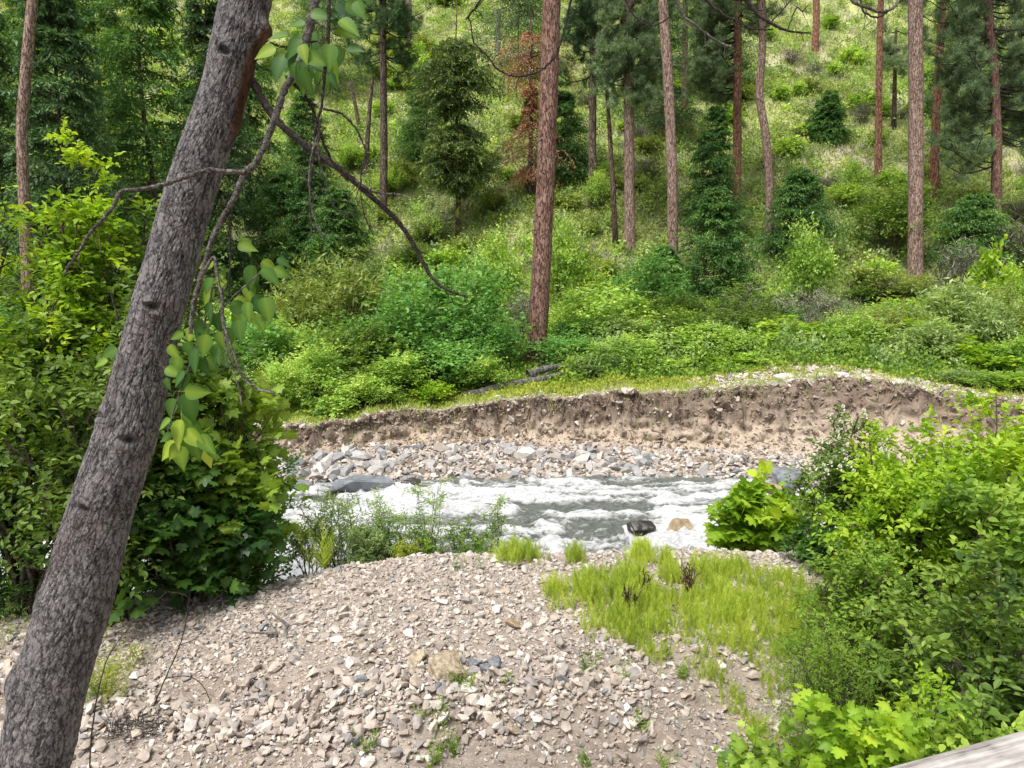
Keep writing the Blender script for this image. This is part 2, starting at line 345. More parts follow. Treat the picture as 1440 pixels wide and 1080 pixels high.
# ------------------------------------------------------------------ object helpers
def link(name, me, parent=None):
    o = bpy.data.objects.new(name, me); COL.objects.link(o)
    if parent: o.parent = parent
    return o
def tag(o, label, cat, group=None, kind=None):
    if label: o['label'] = label
    if cat: o['category'] = cat
    if group: o['group'] = group
    if kind: o['kind'] = kind
    return o
def thing(name, label, cat, loc=(0, 0, 0), rz=0., sc=1., parts=(), group=None, tilt=(0, 0)):
    o = bpy.data.objects.new(name, None); COL.objects.link(o); o.empty_display_size = .2
    o.location = [float(v) for v in loc]; o.rotation_euler = (tilt[0], tilt[1], float(rz))
    o.scale = (sc, sc, sc) if np.isscalar(sc) else [float(v) for v in sc]
    tag(o, label, cat, group)
    for nm, me, *lc in parts:
        c_ = link(nm, me, o)
        if lc: c_.location = [float(v) for v in lc[0]]
    return o

# ================================================================== GROUND
def spaced(*segs):
    out = []
    for a, b, d in segs: out.append(np.arange(a, b, d))
    return np.concatenate(out)
gx = spaced((-170, -40, 4), (-40, -15, .5), (-15, -6, .14), (-6, 8, .055), (8, 18, .14), (18, 45, .5), (45, 171, 4))
gv = spaced((-12, 3, .6), (3, 12.5, .05), (12.5, 19.6, .25), (19.6, 22.9, .035), (22.9, 30, .14), (30, 120, .5), (120, 260, 4))
GX, GV = np.meshgrid(gx, gv)
shift = (np.interp(gx, _X, (_yF+_yT)/2)-21.3)[None, :]*(sst(14, 19, GV)*(1-sst(24, 34, GV)))
GY = GV+shift
GZ = H(GX, GY)
yE, yF, yT, zT = bank(GX)
near = GY < 14
far_d = GY-yT
# micro relief
peb = micro(GX, GY)
onface = sst(-.25, .05, GY-yF)*(1-sst(-.05, .25, GY-yT))
lump = face_push(GX, GY, GZ)
GZ = GZ+np.where(near, peb, peb*.6)
GY2 = GY-onface*lump
GZ = GZ+onface*lump*.22
# colours
def C(*c): return np.array(c)[None, None, :]
def mixc(a, b, t): return a+(b-a)*t[..., None]
nz = fbm(GX*.9, GY*.9, 2, 4)*.5+.5; nf = fbm(GX*4, GY*4, 9, 3)*.5+.5
sand = mixc(C(.25, .20, .16), C(.43, .37, .315), nz)
fz = fbm(GX*1.7, GZ*4.5, 11, 5)*.5+.5
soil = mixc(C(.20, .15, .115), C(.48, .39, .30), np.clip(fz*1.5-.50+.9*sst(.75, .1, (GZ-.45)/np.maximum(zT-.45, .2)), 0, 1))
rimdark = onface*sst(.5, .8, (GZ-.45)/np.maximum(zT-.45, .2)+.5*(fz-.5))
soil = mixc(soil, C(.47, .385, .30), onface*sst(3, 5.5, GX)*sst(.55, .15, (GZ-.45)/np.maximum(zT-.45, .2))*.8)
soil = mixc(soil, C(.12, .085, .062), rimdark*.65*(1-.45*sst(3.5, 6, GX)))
bed = C(.16, .15, .12)
topg = mixc(C(.16, .19, .05), C(.30, .27, .13), np.clip(nf*1.2-.1, 0, 1))
rim = mixc(topg, C(.42, .36, .29), np.clip((1-sst(.1, .9, far_d+nf*.5))+.9*sst(5.5, 7, GX)*(1-sst(12, 14, GX))*(1-sst(1.5, 3.5, far_d)), 0, 1))
hb1 = fbm(GX*.12, GY*.12, 4, 4)*.5+.5; hb2 = fbm(GX*.6, GY*.6, 12, 4)*.5+.5
hillc = mixc(C(.28, .32, .12), C(.52, .53, .25), np.clip(hb2*1.5-.25, 0, 1))
hillc = mixc(hillc, C(.48, .41, .33), sst(.57, .68, hb1*.5+hb2*.5+.03*sst(2, -8, GX)))
topc = mixc(rim, hillc, sst(6, 16, far_d))
colr = np.where((GY < 14)[..., None], sand, bed)
colr = np.where((GY > yE-.5)[..., None], mixc(C(.17, .145, .12), C(.27, .23, .19), nf), colr)
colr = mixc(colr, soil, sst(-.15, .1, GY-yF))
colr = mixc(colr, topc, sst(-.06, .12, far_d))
wetn = (GZ < .06) & (GY < yF)
colr = np.where(wetn[..., None], colr*.5, colr)
ny, nx = GX.shape
idx = np.arange(nx*ny).reshape(ny, nx)
F = np.stack([idx[:-1, :-1], idx[:-1, 1:], idx[1:, 1:], idx[1:, :-1]], -1).reshape(-1, 4)
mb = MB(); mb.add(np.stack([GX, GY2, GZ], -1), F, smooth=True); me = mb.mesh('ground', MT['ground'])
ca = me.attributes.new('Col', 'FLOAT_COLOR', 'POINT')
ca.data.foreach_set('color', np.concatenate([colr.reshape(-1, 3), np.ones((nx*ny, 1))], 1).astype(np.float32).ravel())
tag(link('ground', me), 'gravel bar, eroded earth bank and green hillside', 'ground', kind='structure')

# ================================================================== WATER
wx = spaced((-60, -14, .5), (-14, -7, .08), (-7, 8, .035), (8, 14, .1), (14, 60, .5))
wy = spaced((8.5, 11, .1), (11, 20.5, .03), (20.5, 22, .2))
WX, WY = np.meshgrid(wx, wy)
warp = fbm(WX*.35, WY*.6, 3, 3)
u = WX*.9+warp*1.2; v = WY*1.9+warp*1.6
big = fbm(u*.55, v*.75, 1, 3)
rid = 1-np.abs(fbm(u*1.1+3, v*1.5, 5, 4))*2
fineW = fbm(u*3.2, v*4.2, 7, 4); rid2 = 1-np.abs(fbm(u*4+8, v*5.5, 9, 3))*2.2
calm = sst(.0, .7, np.interp(WX, _X, _yE)-WY)
calm = calm*(1-.75*np.exp(-((WY-12.6)/.35)**2)*sst(0, 1.2, WX)*(1-sst(4.2, 5, WX)))
amp = .15+.85*calm
WZ = .02+amp*(.15*big+.12*(rid-.6)+.09*fineW+.035*rid2)
rocks_in = [(905, 757, .42), (955, 758, .33), (690, 715, .28), (500, 700, .8)]
foam = amp*sst(-.50, .46, big+.42*fineW+.34*(rid-.62)+.20*sst(3, -6, WX)-.22*np.exp(-((WY-13.2)/1.0)**2)*sst(-2, 2, WX))*.92
for px, py, r in rocks_in:
    q = at(px, py, yrow(py, .02)); dd = np.hypot((WX-q[0])*.6, (WY-q[1]))
    foam = foam+1.2*np.exp(-((dd-r*.9)/(r*.55))**2)*(WX > q[0]-r*.8); WZ = WZ+.09*np.exp(-((dd-r)/(r*.5))**2)
foam = np.clip(foam+.35*(rid2-.55)*amp+.18*fbm(u*7, v*9, 11, 3), 0, 1)
mb = MB(); ny, nx = WX.shape; idx = np.arange(nx*ny).reshape(ny, nx)
F = np.stack([idx[:-1, :-1], idx[:-1, 1:], idx[1:, 1:], idx[1:, :-1]], -1).reshape(-1, 4)
mb.add(np.stack([WX, WY, WZ], -1), F, foam.ravel(), smooth=True)
m, nt, N, L = new_mat('river_water')
a = N.new('ShaderNodeAttribute'); a.attribute_name = 'rnd'; g = N.new('ShaderNodeNewGeometry')
mp = N.new('ShaderNodeMapping'); mp.inputs['Scale'].default_value = (.6, 1.4, 1); L.new(g.outputs['Position'], mp.inputs['Vector'])
n = N.new('ShaderNodeTexNoise'); n.inputs['Scale'].default_value = 9; n.inputs['Detail'].default_value = 8; n.inputs['Roughness'].default_value = .7; n.inputs['Distortion'].default_value = 1.2; L.new(mp.outputs[0], n.inputs['Vector'])
nb_ = N.new('ShaderNodeTexNoise'); nb_.inputs['Scale'].default_value = 3.2; nb_.inputs['Detail'].default_value = 9; nb_.inputs['Roughness'].default_value = .75; nb_.inputs['Distortion'].default_value = 2.2; L.new(mp.outputs[0], nb_.inputs['Vector'])
lace = M(N, L, 'ABSOLUTE', M(N, L, 'SUBTRACT', nb_.outputs['Fac'], .5))
f = M(N, L, 'MULTIPLY_ADD', n.outputs['Fac'], 1.1, M(N, L, 'ADD', a.outputs['Fac'], -.55)); f = M(N, L, 'MULTIPLY_ADD', lace, -1.3, M(N, L, 'ADD', f, .10))
mr = N.new('ShaderNodeMapRange'); mr.inputs['From Min'].default_value = .28; mr.inputs['From Max'].default_value = .74; L.new(f, mr.inputs['Value'])
wp = N.new('ShaderNodeBsdfPrincipled'); wp.inputs['Roughness'].default_value = .12; wp.inputs['IOR'].default_value = 1.33
cr = ramp(N, [(.3, (.13, .14, .115)), (.7, (.28, .30, .28))]); L.new(n.outputs['Fac'], cr.inputs['Fac']); L.new(cr.outputs['Color'], wp.inputs['Base Color'])
fp = N.new('ShaderNodeBsdfPrincipled'); fp.inputs['Base Color'].default_value = (.86, .87, .88, 1); fp.inputs['Roughness'].default_value = .7
mx = N.new('ShaderNodeMixShader'); L.new(mr.outputs[0], mx.inputs[0]); L.new(wp.outputs[0], mx.inputs[1]); L.new(fp.outputs[0], mx.inputs[2])
b = N.new('ShaderNodeBump'); b.inputs['Distance'].default_value = .09; b.inputs['Strength'].default_value = 1.; L.new(M(N, L, 'MULTIPLY_ADD', lace, -1., n.outputs['Fac']), b.inputs['Height']); L.new(b.outputs[0], wp.inputs['Normal']); L.new(b.outputs[0], fp.inputs['Normal'])
o = N.new('ShaderNodeOutputMaterial'); L.new(mx.outputs[0], o.inputs['Surface'])
tag(link('river_water', mb.mesh('river_water', m)), 'grey white rapids running between the gravel mound and the far bank', 'water', kind='structure')

# ================================================================== STONES
import bmesh
def rock_proto(seed, npts=16, sq=(1, .75, .5), cuts=0, rough=0.):
    rg = np.random.default_rng(seed); P = nrm(rg.normal(0, 1, (npts, 3)))*rg.uniform(.8, 1.1, (npts, 1))
    P = np.clip(P*1.15, -.85, .85)*np.array(sq)*.5
    bm = bmesh.new(); [bm.verts.new(p) for p in P]
    r = bmesh.ops.convex_hull(bm, input=bm.verts[:])
    bmesh.ops.delete(bm, geom=list({x for x in r['geom_interior']+r['geom_unused'] if isinstance(x, bmesh.types.BMVert)}), context='VERTS')
    bmesh.ops.dissolve_limit(bm, angle_limit=.22, verts=bm.verts, edges=bm.edges)
    if cuts:
        bmesh.ops.bevel(bm, geom=bm.edges[:], offset=.035, segments=2, affect='EDGES', profile=.6)
        bmesh.ops.triangulate(bm, faces=bm.faces[:])
        bmesh.ops.subdivide_edges(bm, edges=bm.edges[:], cuts=cuts, use_grid_fill=True)
        for vtx in bm.verts:
            c = vtx.co; d = float(fbm(np.array(c.x*4+c.z*3+seed), np.array(c.y*4-c.z*2.), seed, 4))
            vtx.co = c*(1+rough*d)
    bmesh.ops.triangulate(bm, faces=bm.faces[:]); bm.verts.index_update(); bm.normal_update()
    V = np.array([v.co[:] for v in bm.verts]); Fx = np.array([[v.index for v in f.verts] for f in bm.faces]); bm.free()
    return V, Fx
LOW = [rock_proto(i, 9, (1, .5+.3*((i*7) % 5)/5, .3+.3*((i*3) % 4)/4)) for i in range(10)]
MIDR = [rock_proto(50+i, 14, (1, .6+.3*((i*7) % 5)/5, .35+.3*((i*3) % 4)/4)) for i in range(12)]
def rotm(rg, n, tilt=.35):
    a = rg.uniform(0, 2*pi, n); b = rg.normal(0, tilt, n); c = rg.normal(0, tilt, n)
    ca, sa, cb, sb, cc, sc_ = np.cos(a), np.sin(a), np.cos(b), np.sin(b), np.cos(c), np.sin(c)
    Z = np.zeros(n); O = np.ones(n)
    Rz = np.stack([ca, -sa, Z, sa, ca, Z, Z, Z, O], 1).reshape(n, 3, 3)
    Rx = np.stack([O, Z, Z, Z, cb, -sb, Z, sb, cb], 1).reshape(n, 3, 3)
    Ry = np.stack([cc, Z, sc_, Z, O, Z, -sc_, Z, cc], 1).reshape(n, 3, 3)
    return Rx @ Ry @ Rz
def scatter_rocks(mb, rg, protos, P, size, tilt=.35, sink=.12):
    k = rg.integers(0, len(protos), len(P)); Rm = rotm(rg, len(P), tilt); cr_ = rg.random(len(P))
    for j, (V, Fx) in enumerate(protos):
        s = np.where(k == j)[0]
        if not len(s): continue
        W = np.einsum('nij,kj->nki', Rm[s], V)*size[s][:, None, None]
        c = P[s].copy(); c[:, 2] += size[s]*(.25-sink)
        mb.add(W+c[:, None], (Fx[None]+(np.arange(len(s))*len(V))[:, None, None]).reshape(-1, 3), np.repeat(cr_[s], len(V)))
rg = np.random.default_rng(21)
def psize(n, a, b): return np.clip(a*rg.random(n)**-.42, a, b)
def mound_pts(n, x0, x1, y0, y1, dens):
    x = rg.uniform(x0, x1, n); y = rg.uniform(y0, y1, n)
    # keep what a lens from the bridge sees and a margin each side
    keep = (np.abs(x) < 1.0+y*.86) & (rg.random(n) < dens(x, y))
    x, y = x[keep], y[keep]; return np.stack([x, y, H(x, y)+micro(x, y)], 1)
def _psize(n, a, b): return np.clip(a*rg.random(n)**-.42, a, b)
def dmed(x, y):
    d = np.maximum(.22+.78*sst(-.12, .22, fbm(x*.9, y*.9, 13, 4)), .8*sst(6.3, 7.0, y))
    return np.clip(d*(.42+.9*sst(5.7, 6.3, y))*(1-.55*sst(1.6, 3.2, x)*(1-sst(7, 8, y))), 0, 1)
mb = MB()
P = mound_pts(190000, -9, 9, 3.6, 11.6, lambda x, y: .75+0*x); scatter_rocks(mb, rg, LOW, P, psize(len(P), .014, .05), .5, .15)
P = mound_pts(105000, -9, 9, 3.6, 11.6, dmed); scatter_rocks(mb, rg, LOW, P, psize(len(P), .030, .10), .35, .10)
P = mound_pts(16000, -6, 1.2, 5.5, 6.9, lambda x, y: .8*np.exp(-((y-6.15)/.35)**2)*sst(-.4, .3, fbm(x*1.2, y*1.2, 3, 3)+.15)); scatter_rocks(mb, rg, MIDR, P, psize(len(P), .036, .15), .6, -.14)
P = mound_pts(11000, -9, 9, 3.6, 11.4, dmed); scatter_rocks(mb, rg, MIDR, P, psize(len(P), .05, .15), .3, .08)
tag(link('gravel', mb.mesh('gravel', MT['stone'])), 'pale angular gravel covering the near mound', 'gravel', kind='stuff')
rock_me = []
for i, (V, Fx) in enumerate(MIDR):
    mb = MB(); mb.add(V, Fx, 0); rock_me.append(mb.mesh('stone', MT['stone']))
cob_me = []
for i in range(12):
    V, Fx = rock_proto(100+i, 18, (1, .6+.3*((i*7) % 5)/5, .45+.3*((i*3) % 4)/4))
    mb = MB(); mb.add(V, Fx, 0); cob_me.append(mb.mesh('cobble', MT['cobble']))
def put_rock(me, p, s, name, label, cat, group, tilt=.3):
    o = link(name, me); o.location = [float(q) for q in p]; o.scale = (s*rg.uniform(.85, 1.2), s*rg.uniform(.85, 1.1), s*rg.uniform(.8, 1.1))
    o.rotation_euler = (rg.normal(0, tilt), rg.normal(0, tilt), rg.uniform(0, 6.28)); return tag(o, label, cat, group)
n = 0
while n < 240:
    x = rg.uniform(-5.5, 4.8); y = rg.uniform(4.2, 9.2)
    if abs(x) > .5+y*.7 or (x > 1.6 and y < 6.8 and rg.random() < .75) or rg.random() > .22+.78*math.exp(-((y-6.15)/.5)**2)*(.3+.7*(x < .4)): continue
    s = rg.uniform(.085, .15)*(1.15 if y < 7 else 1)
    put_rock(rock_me[rg.integers(12)], (x, y, float(H(x, y)+micro(x, y))+s*.2), s, 'stone', 'loose angular stone, larger than the gravel around it, on the near mound', 'stone', 'larger loose stones on the gravel mound'); n += 1
# far cobble bar
n = 0
while n < 290:
    x = rg.uniform(-7.4, 9.5); e, f_, t_, z_ = [float(q) for q in bank(np.array(x))]
    tt = rg.random()**.8; y = e-.25+(f_-e+.3)*tt
    s = rg.uniform(.22, .50)*(1.2 if x < -3.5 else 1)*(1-.35*(x > 4))
    if rg.random() < .06: s *= 1.4
    put_rock(cob_me[rg.integers(12)], (x, y, float(H(x, y))+s*.12), s, 'cobble', 'grey or pale cobble heaped along the far water edge', 'cobble', 'cobbles along the foot of the far bank', .4); n += 1
mb = MB()
x = rg.uniform(-14, 16, 9000); e, f_, t_, z_ = bank(x); y = e-.15+(f_-e+.35)*rg.random(9000)
face = rg.random(9000) < .12; y = np.where(face, f_+(t_-f_)*rg.random(9000)**.8, y)
P = np.stack([x, y, H(x, y)], 1); onf = face; pz = face_push(x, y, P[:, 2]); P[onf, 1] -= pz[onf]+.01; P[onf, 2] += .22*pz[onf]
scatter_rocks(mb, rg, MIDR, P, np.where(onf, psize(9000, .06, .30), rg.uniform(.08, .24, 9000)), .5, .1)
x = rg.uniform(-10, 15, 1100); e, f_, t_, z_ = bank(x); y = t_+np.abs(rg.normal(0, .35, 1100)); P = np.stack([x, y, H(x, y)], 1); scatter_rocks(mb, rg, MIDR, P, rg.uniform(.04, .14, 1100), .3, .1)
x = rg.uniform(5.2, 13, 1500); e, f_, t_, z_ = bank(x); y = t_+rg.uniform(0, 3.0, 1500); P = np.stack([x, y, H(x, y)], 1); scatter_rocks(mb, rg, MIDR, P, rg.uniform(.08, .26, 1500), .3, .1)
tag(link('bank_rubble', mb.mesh('bank_rubble', MT['stone'])), 'small broken stones on and along the eroded far bank', 'rubble', kind='stuff')

mb = MB(); k = 4200; x = rg.uniform(-9, 14, k); e, f_, t_, z_ = bank(x); y = f_+(t_-f_)*rg.random(k)**.7; z = H(x, y); pz = face_push(x, y, z); P = np.stack([x, y-pz, z+.22*pz], 1)
scatter_rocks(mb, rg, LOW, P, rg.uniform(.05, .20, k)*np.where(rg.random(k) < .15, 1.5, 1), .6, .25)
tag(link('soil_clods', mb.mesh('soil_clods', rockmat('soil_clod', [(0, (.20, .15, .11)), (.4, (.32, .25, .19)), (.75, (.46, .38, .30)), (1, (.22, .165, .12))], 12., .02))), 'brown earth clods breaking out of the eroded bank face', 'soil', kind='stuff')
def big_rock(name, label, seed, sq, p, s, mat, rz=0, rough=.25, tilt=(0, 0), cat='rock'):
    V, Fx = rock_proto(seed, 16, sq, 2, rough)
    mb = MB(); mb.add(V, Fx, 0, smooth=False); o = link(name, mb.mesh(name, mat)); o.location = [float(q) for q in p]; o.scale = (s, s, s)
    o.rotation_euler = (tilt[0], tilt[1], rz); return tag(o, label, cat)
for (px, py, s_, lb) in [(1106, 527, .75, 'widest white flat rock on the right part of the bank rim'), (1035, 537, .35, 'small white rock on the rim left of the widest one'), (1072, 540, .34, 'white rock between two others on the bank rim'), (1180, 523, .5, 'white rock near the right end of the bank rim'), (1210, 520, .45, 'pale rock on the rim just right of another white one'), (1262, 508, .5, 'pale rock in the shrubs above the right bank'), (1073, 556, .34, 'white stone stuck high in the bank face'), (700, 562, .3, 'pale stone on the rim near the middle of the bank')]:
    Y_ = float(bank(np.array((px-720)/FOC*22.5))[2])+.35; x_ = (px-720)/FOC*Y_/CP; big_rock('pale_rim_rock', lb, px, (1, .7, .4), (x_, Y_, float(H(x_, Y_))+.06), s_, rockmat('pale_rim_rock', [(0, (.66, .62, .57)), (1, (.66, .62, .57))]), px)
q = ground(625, 950); big_rock('boulder', 'largest tan block of stone sitting on the near gravel slope', 23, (1, .9, .75), (q[0], q[1], q[2]+.09), .36, MT['tanrock'], .4)
q = ground(583, 940); big_rock('stone_slab', 'long pale slab leaning just left of the tan boulder', 12, (1, .45, .3), (q[0], q[1], q[2]+.08), .32, MT['tanrock'], .9, tilt=(0, -.3), cat='stone')
for (px, py, s, c, lb) in [(667, 942, .16, 'bluerock', 'blue grey flat stone nearest to the right of the tan boulder'), (696, 940, .15, 'bluerock', 'upper blue grey stone right of the tan boulder'), (684, 948, .11, 'bluerock', 'small upright blue grey stone between two larger ones'), (722, 885, .17, 'tanwet', 'brown tan block alone on the crest gravel'), (722, 975+60, .14, 'tanrock', 'tan flat stone low on the open sand right of centre')]:
    q = ground(px, py); big_rock('stone', lb, int(px), (1, .7, .45), (q[0], q[1], q[2]+.06), s*1.35, MT[c], px, cat='stone')
def wrock(px, py, s, seed, sq, mat, label, rz=0, dz=0., name='river_rock'):
    Y = yrow(py, .05); q = at(px, py, Y); return big_rock(name, label, seed, sq, (q[0], q[1], dz), s, MT[mat], rz, .2)
wrock(903, 750, .72, 3, (1, .6, .5), 'wet', 'dark wet rock breaking the near rapids, left of the tan capped one', .1, .17)
wrock(955, 752, .62, 4, (1, .8, .75), 'tanwet', 'tan topped rock with dark wet foot in the near rapids', .5, .16)
wrock(690, 712, .34, 5, (1, .6, .5), 'wet', 'small dark rock in midstream foam', .3, .08)
wrock(510, 690, 1.9, 6, (1, .5, .35), 'bluerock', 'long flat grey slab at the left end of the rapids', .15, .12)
wrock(470, 697, .9, 9, (1, .5, .35), 'wet', 'dark wet rock below the long grey slab', .35, .05)
wrock(425, 690, .6, 31, (1, .6, .6), 'bluerock', 'grey block at the left water edge beside the driftwood pole', .6, .14)
wrock(398, 688, .5, 32, (1, .7, .6), 'tanwet', 'brown block leftmost at the far water edge', .2, .12)
wrock(452, 684, .55, 33, (1, .6, .5), 'wet', 'dark block just upstream of the long grey slab', 1.1, .12)
wrock(415, 668, .7, 34, (1, .6, .45), 'bluerock', 'flat grey block on top of the left cobbles', .3, .38)
wrock(612, 640, .55, 35, (1, .6, .5), 'bluerock', 'grey blue block high on the cobbles left of centre', .3, .50)
wrock(735, 640, .6, 36, (1, .6, .5), 'bluerock', 'grey blue block high on the cobbles below the middle of the bank', .9, .50)
wrock(838, 748, .35, 37, (1, .7, .3), 'wet', 'low dark rock awash left of the two near rocks', .9, .03)
wrock(1010, 764, .4, 38, (1, .7, .4), 'wet', 'dark wet rock awash beside the lime green bush', .9, .06)
wrock(578, 682, .6, 10, (1, .6, .5), 'wet', 'rounded dark rock at the downstream tip of the grey slab', .0, .10)
wrock(1108, 684, 1.15, 8, (1, .7, .75), 'bluerock', 'tall blue grey boulder at the right water edge', .5, .18)
wrock(1078, 688, .95, 14, (1, .6, .35), 'tanwet', 'flat orange tan rock awash beside the blue grey boulder', .1, .04)
q = ground(940, 788); big_rock('white_rock', 'rounded white rock among horsetails at the near water edge', 15, (1, .8, .7), (q[0], q[1], q[2]+.05), .2, rockmat('white_stone', [(0, (.7, .67, .62)), (1, (.7, .67, .62))]), .3)
q = ground(1058, 828); big_rock('grey_rock', 'grey rock half hidden by the horsetail patch', 16, (1, .8, .6), (q[0], q[1], q[2]+.06), .3, MT['cobble'], .3)
q = ground(1186, 832); big_rock('grey_rock', 'rounded dark grey rock under the right shrubs', 17, (1, .8, .8), (q[0], q[1], q[2]+.08), .34, MT['bluerock'], .3)
q = ground(1090, 832); big_rock('pale_rock', 'pale tan rock between horsetails and the right shrubs', 18, (1, .6, .5), (q[0], q[1], q[2]+.05), .3, MT['tanrock'], .3)

# ================================================================== PLANT PROTOTYPES
def shrub(seed, h, w, leaf='dia', size=.12, mat='bright', stems=9, k1=9, k2=5, nl=8, L1=.42, L2=.22, up=.35, rand=.45, stem_r=.014, hollow=.25, droop=.12, name='shrub', stemmat='stem', flowers=0):
    """returns [('stems', mesh), ('foliage', mesh)] of a many-stemmed bush, base at the origin"""
    rg = np.random.default_rng(seed)
    a = np.linspace(0, 2*pi, stems, endpoint=False)+rg.uniform(-.3, .3, stems); r = w/2*np.sqrt(rg.uniform(.03, 1, stems))
    ex = np.cos(a)*r; ey = np.sin(a)*r; hh = h*rg.uniform(.72, 1., stems)*(1-.38*(r/(w/2))**2)
    P0 = np.stack([np.cos(a)*.06*w, np.sin(a)*.06*w, 0*a-.05], 1); P2 = np.stack([ex*.75, ey*.75, hh], 1); P1 = np.stack([ex*.35, ey*.35, hh*.55], 1)
    t = np.linspace(0, 1, 7)[None, :, None]
    S = P0[:, None]*(1-t)**2+2*P1[:, None]*t*(1-t)+P2[:, None]*t*t; S[:, 1:] += rg.normal(0, .02*h, S[:, 1:].shape)
    sc = (h+w)/2
    B, _, _ = grow(rg, S, k1, hollow, 1., lambda t: sc*L1*(1.15-.55*t), 1.0, up, droop, 5, wob=.07)
    T, _, ti = grow(rg, B, k2, .2, 1., sc*L2, .8, .12, droop, 4, wob=.08)
    keep = T[:, -1, 2] > .04*h; T = T[keep]; cB = rg.normal(0, .13, len(B)); cT = cB[ti][keep]+rg.normal(0, .07, len(T))
    mb = MB()
    V, F = tubes(S, np.linspace(stem_r*1.6, stem_r*.5, 7)[None], 5); mb.add(V, F, smooth=True)
    V, F = tubes(B, np.linspace(stem_r*.55, stem_r*.2, 5)[None], 3); mb.add(V, F)
    st = mb.mesh('stems', MT[stemmat]); mb = MB()
    p, D, Nn = along(rg, T, nl, .1, 1., .8, 1., rand, .05)
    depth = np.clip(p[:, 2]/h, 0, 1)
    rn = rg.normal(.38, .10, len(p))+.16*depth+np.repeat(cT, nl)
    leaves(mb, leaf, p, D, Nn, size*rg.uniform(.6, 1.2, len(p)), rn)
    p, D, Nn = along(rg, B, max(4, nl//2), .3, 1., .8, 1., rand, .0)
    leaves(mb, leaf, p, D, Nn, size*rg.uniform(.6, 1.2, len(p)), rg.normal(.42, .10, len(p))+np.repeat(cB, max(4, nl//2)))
    out = [('stems', st), ('foliage', mb.mesh('foliage', MT[mat]))]
    if flowers:
        cand = T[:, -1]; cand = cand[cand[:, 2] > np.quantile(cand[:, 2], .72)]; tips = cand[rg.choice(len(cand), flowers, replace=False)]
        q = rg.normal(0, .025, (10, 3)); mb = MB(); leaves(mb, 'ovate', q*.2, q+[0, 0, .02], np.array([0, 0, 1.])+rg.normal(0, .6, q.shape), .05, rg.random(10)); fm = mb.mesh('blossom', MT['white'])
        out += [('blossom', fm, t_) for t_ in tips]
    return out
def fir(seed, h, w, base=.05, mat='fir', nb=90, kk=14, ns=6, size=.2, trunk_r=.1, prof=.8, droop=.35, blob=None, bk='bark_brown', lean=0., upk=.1):
    rg = np.random.default_rng(seed)
    zz = np.linspace(0, 1, 12); tr = np.stack([lean*zz*h+.02*h*fbm(zz*3, zz*0+seed, 3, 2), .015*h*fbm(zz*3, zz*0+seed+9, 4, 2), zz*h-.1], 1)[None]
    mb = MB(); V, F = tubes(tr, (trunk_r*(1-zz*.9))[None], 9); mb.add(V, F, smooth=True); tm = mb.mesh('trunk', MT[bk])
    t = np.sort(rg.uniform(base, .985, nb))
    if blob is not None:
        bw = np.interp((t-base)/(1-base), *zip(*blob)); t = t[bw > .13]; nb = len(t)
    i = np.zeros(nb, int); p, T = samp(tr, i, t)
    a = rg.uniform(0, 2*pi, nb); u = (t-base)/(1-base)
    if blob is None: ln = w/2*np.minimum((1-u)**prof, .35+3*u)*rg.uniform(.65, 1.12, nb)+.05*w
    else: ln = w/2*np.interp(u, *zip(*blob))*rg.uniform(.6, 1.12, nb)
    D = np.stack([np.cos(a), np.sin(a), upk+.5*u+rg.normal(0, .1, nb)], 1); s = np.linspace(0, 1, 6)[None, :, None]
    B = p[:, None]+D[:, None]*ln[:, None, None]*s+np.array([0, 0, -droop])*ln[:, None, None]*s**2+rg.normal(0, .03, (nb, 6, 3))*ln[:, None, None]*s
    mb = MB(); V, F = tubes(B, (np.linspace(1, .25, 6)*trunk_r*.16)[None], 3); mb.add(V, F); bm_ = mb.mesh('branches', MT[bk])
    i = np.repeat(np.arange(nb), kk); tt = rg.uniform(.12, 1., nb*kk); q, T = samp(B, i, tt)
    sd = nrm(np.cross(T, [0, 0, 1.]))*np.where(np.arange(nb*kk) % 2 == 0, 1, -1)[:, None]
    D2 = nrm(T*.7+sd*.8+rg.normal(0, .22, T.shape)); l2 = (ln[i]*.34*(1.15-tt*.7)+.04*w)[:, None, None]; s = np.linspace(0, 1, 4)[None, :, None]
    B2 = q[:, None]+D2[:, None]*l2*s+np.array([0, 0, -.35])*l2*s**2
    p3, D3, N3 = along(rg, B2, ns, .05, 1., .55, 1., .38, .12)
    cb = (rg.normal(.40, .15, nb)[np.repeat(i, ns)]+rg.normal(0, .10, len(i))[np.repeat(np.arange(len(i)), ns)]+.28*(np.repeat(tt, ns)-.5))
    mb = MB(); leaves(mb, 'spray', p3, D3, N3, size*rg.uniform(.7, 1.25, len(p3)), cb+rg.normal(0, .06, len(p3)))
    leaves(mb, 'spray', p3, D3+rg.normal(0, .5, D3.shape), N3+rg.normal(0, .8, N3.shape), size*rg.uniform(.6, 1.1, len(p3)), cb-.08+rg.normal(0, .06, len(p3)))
    return [('trunk', tm), ('branches', bm_), ('crown', mb.mesh('crown', MT[mat]))]

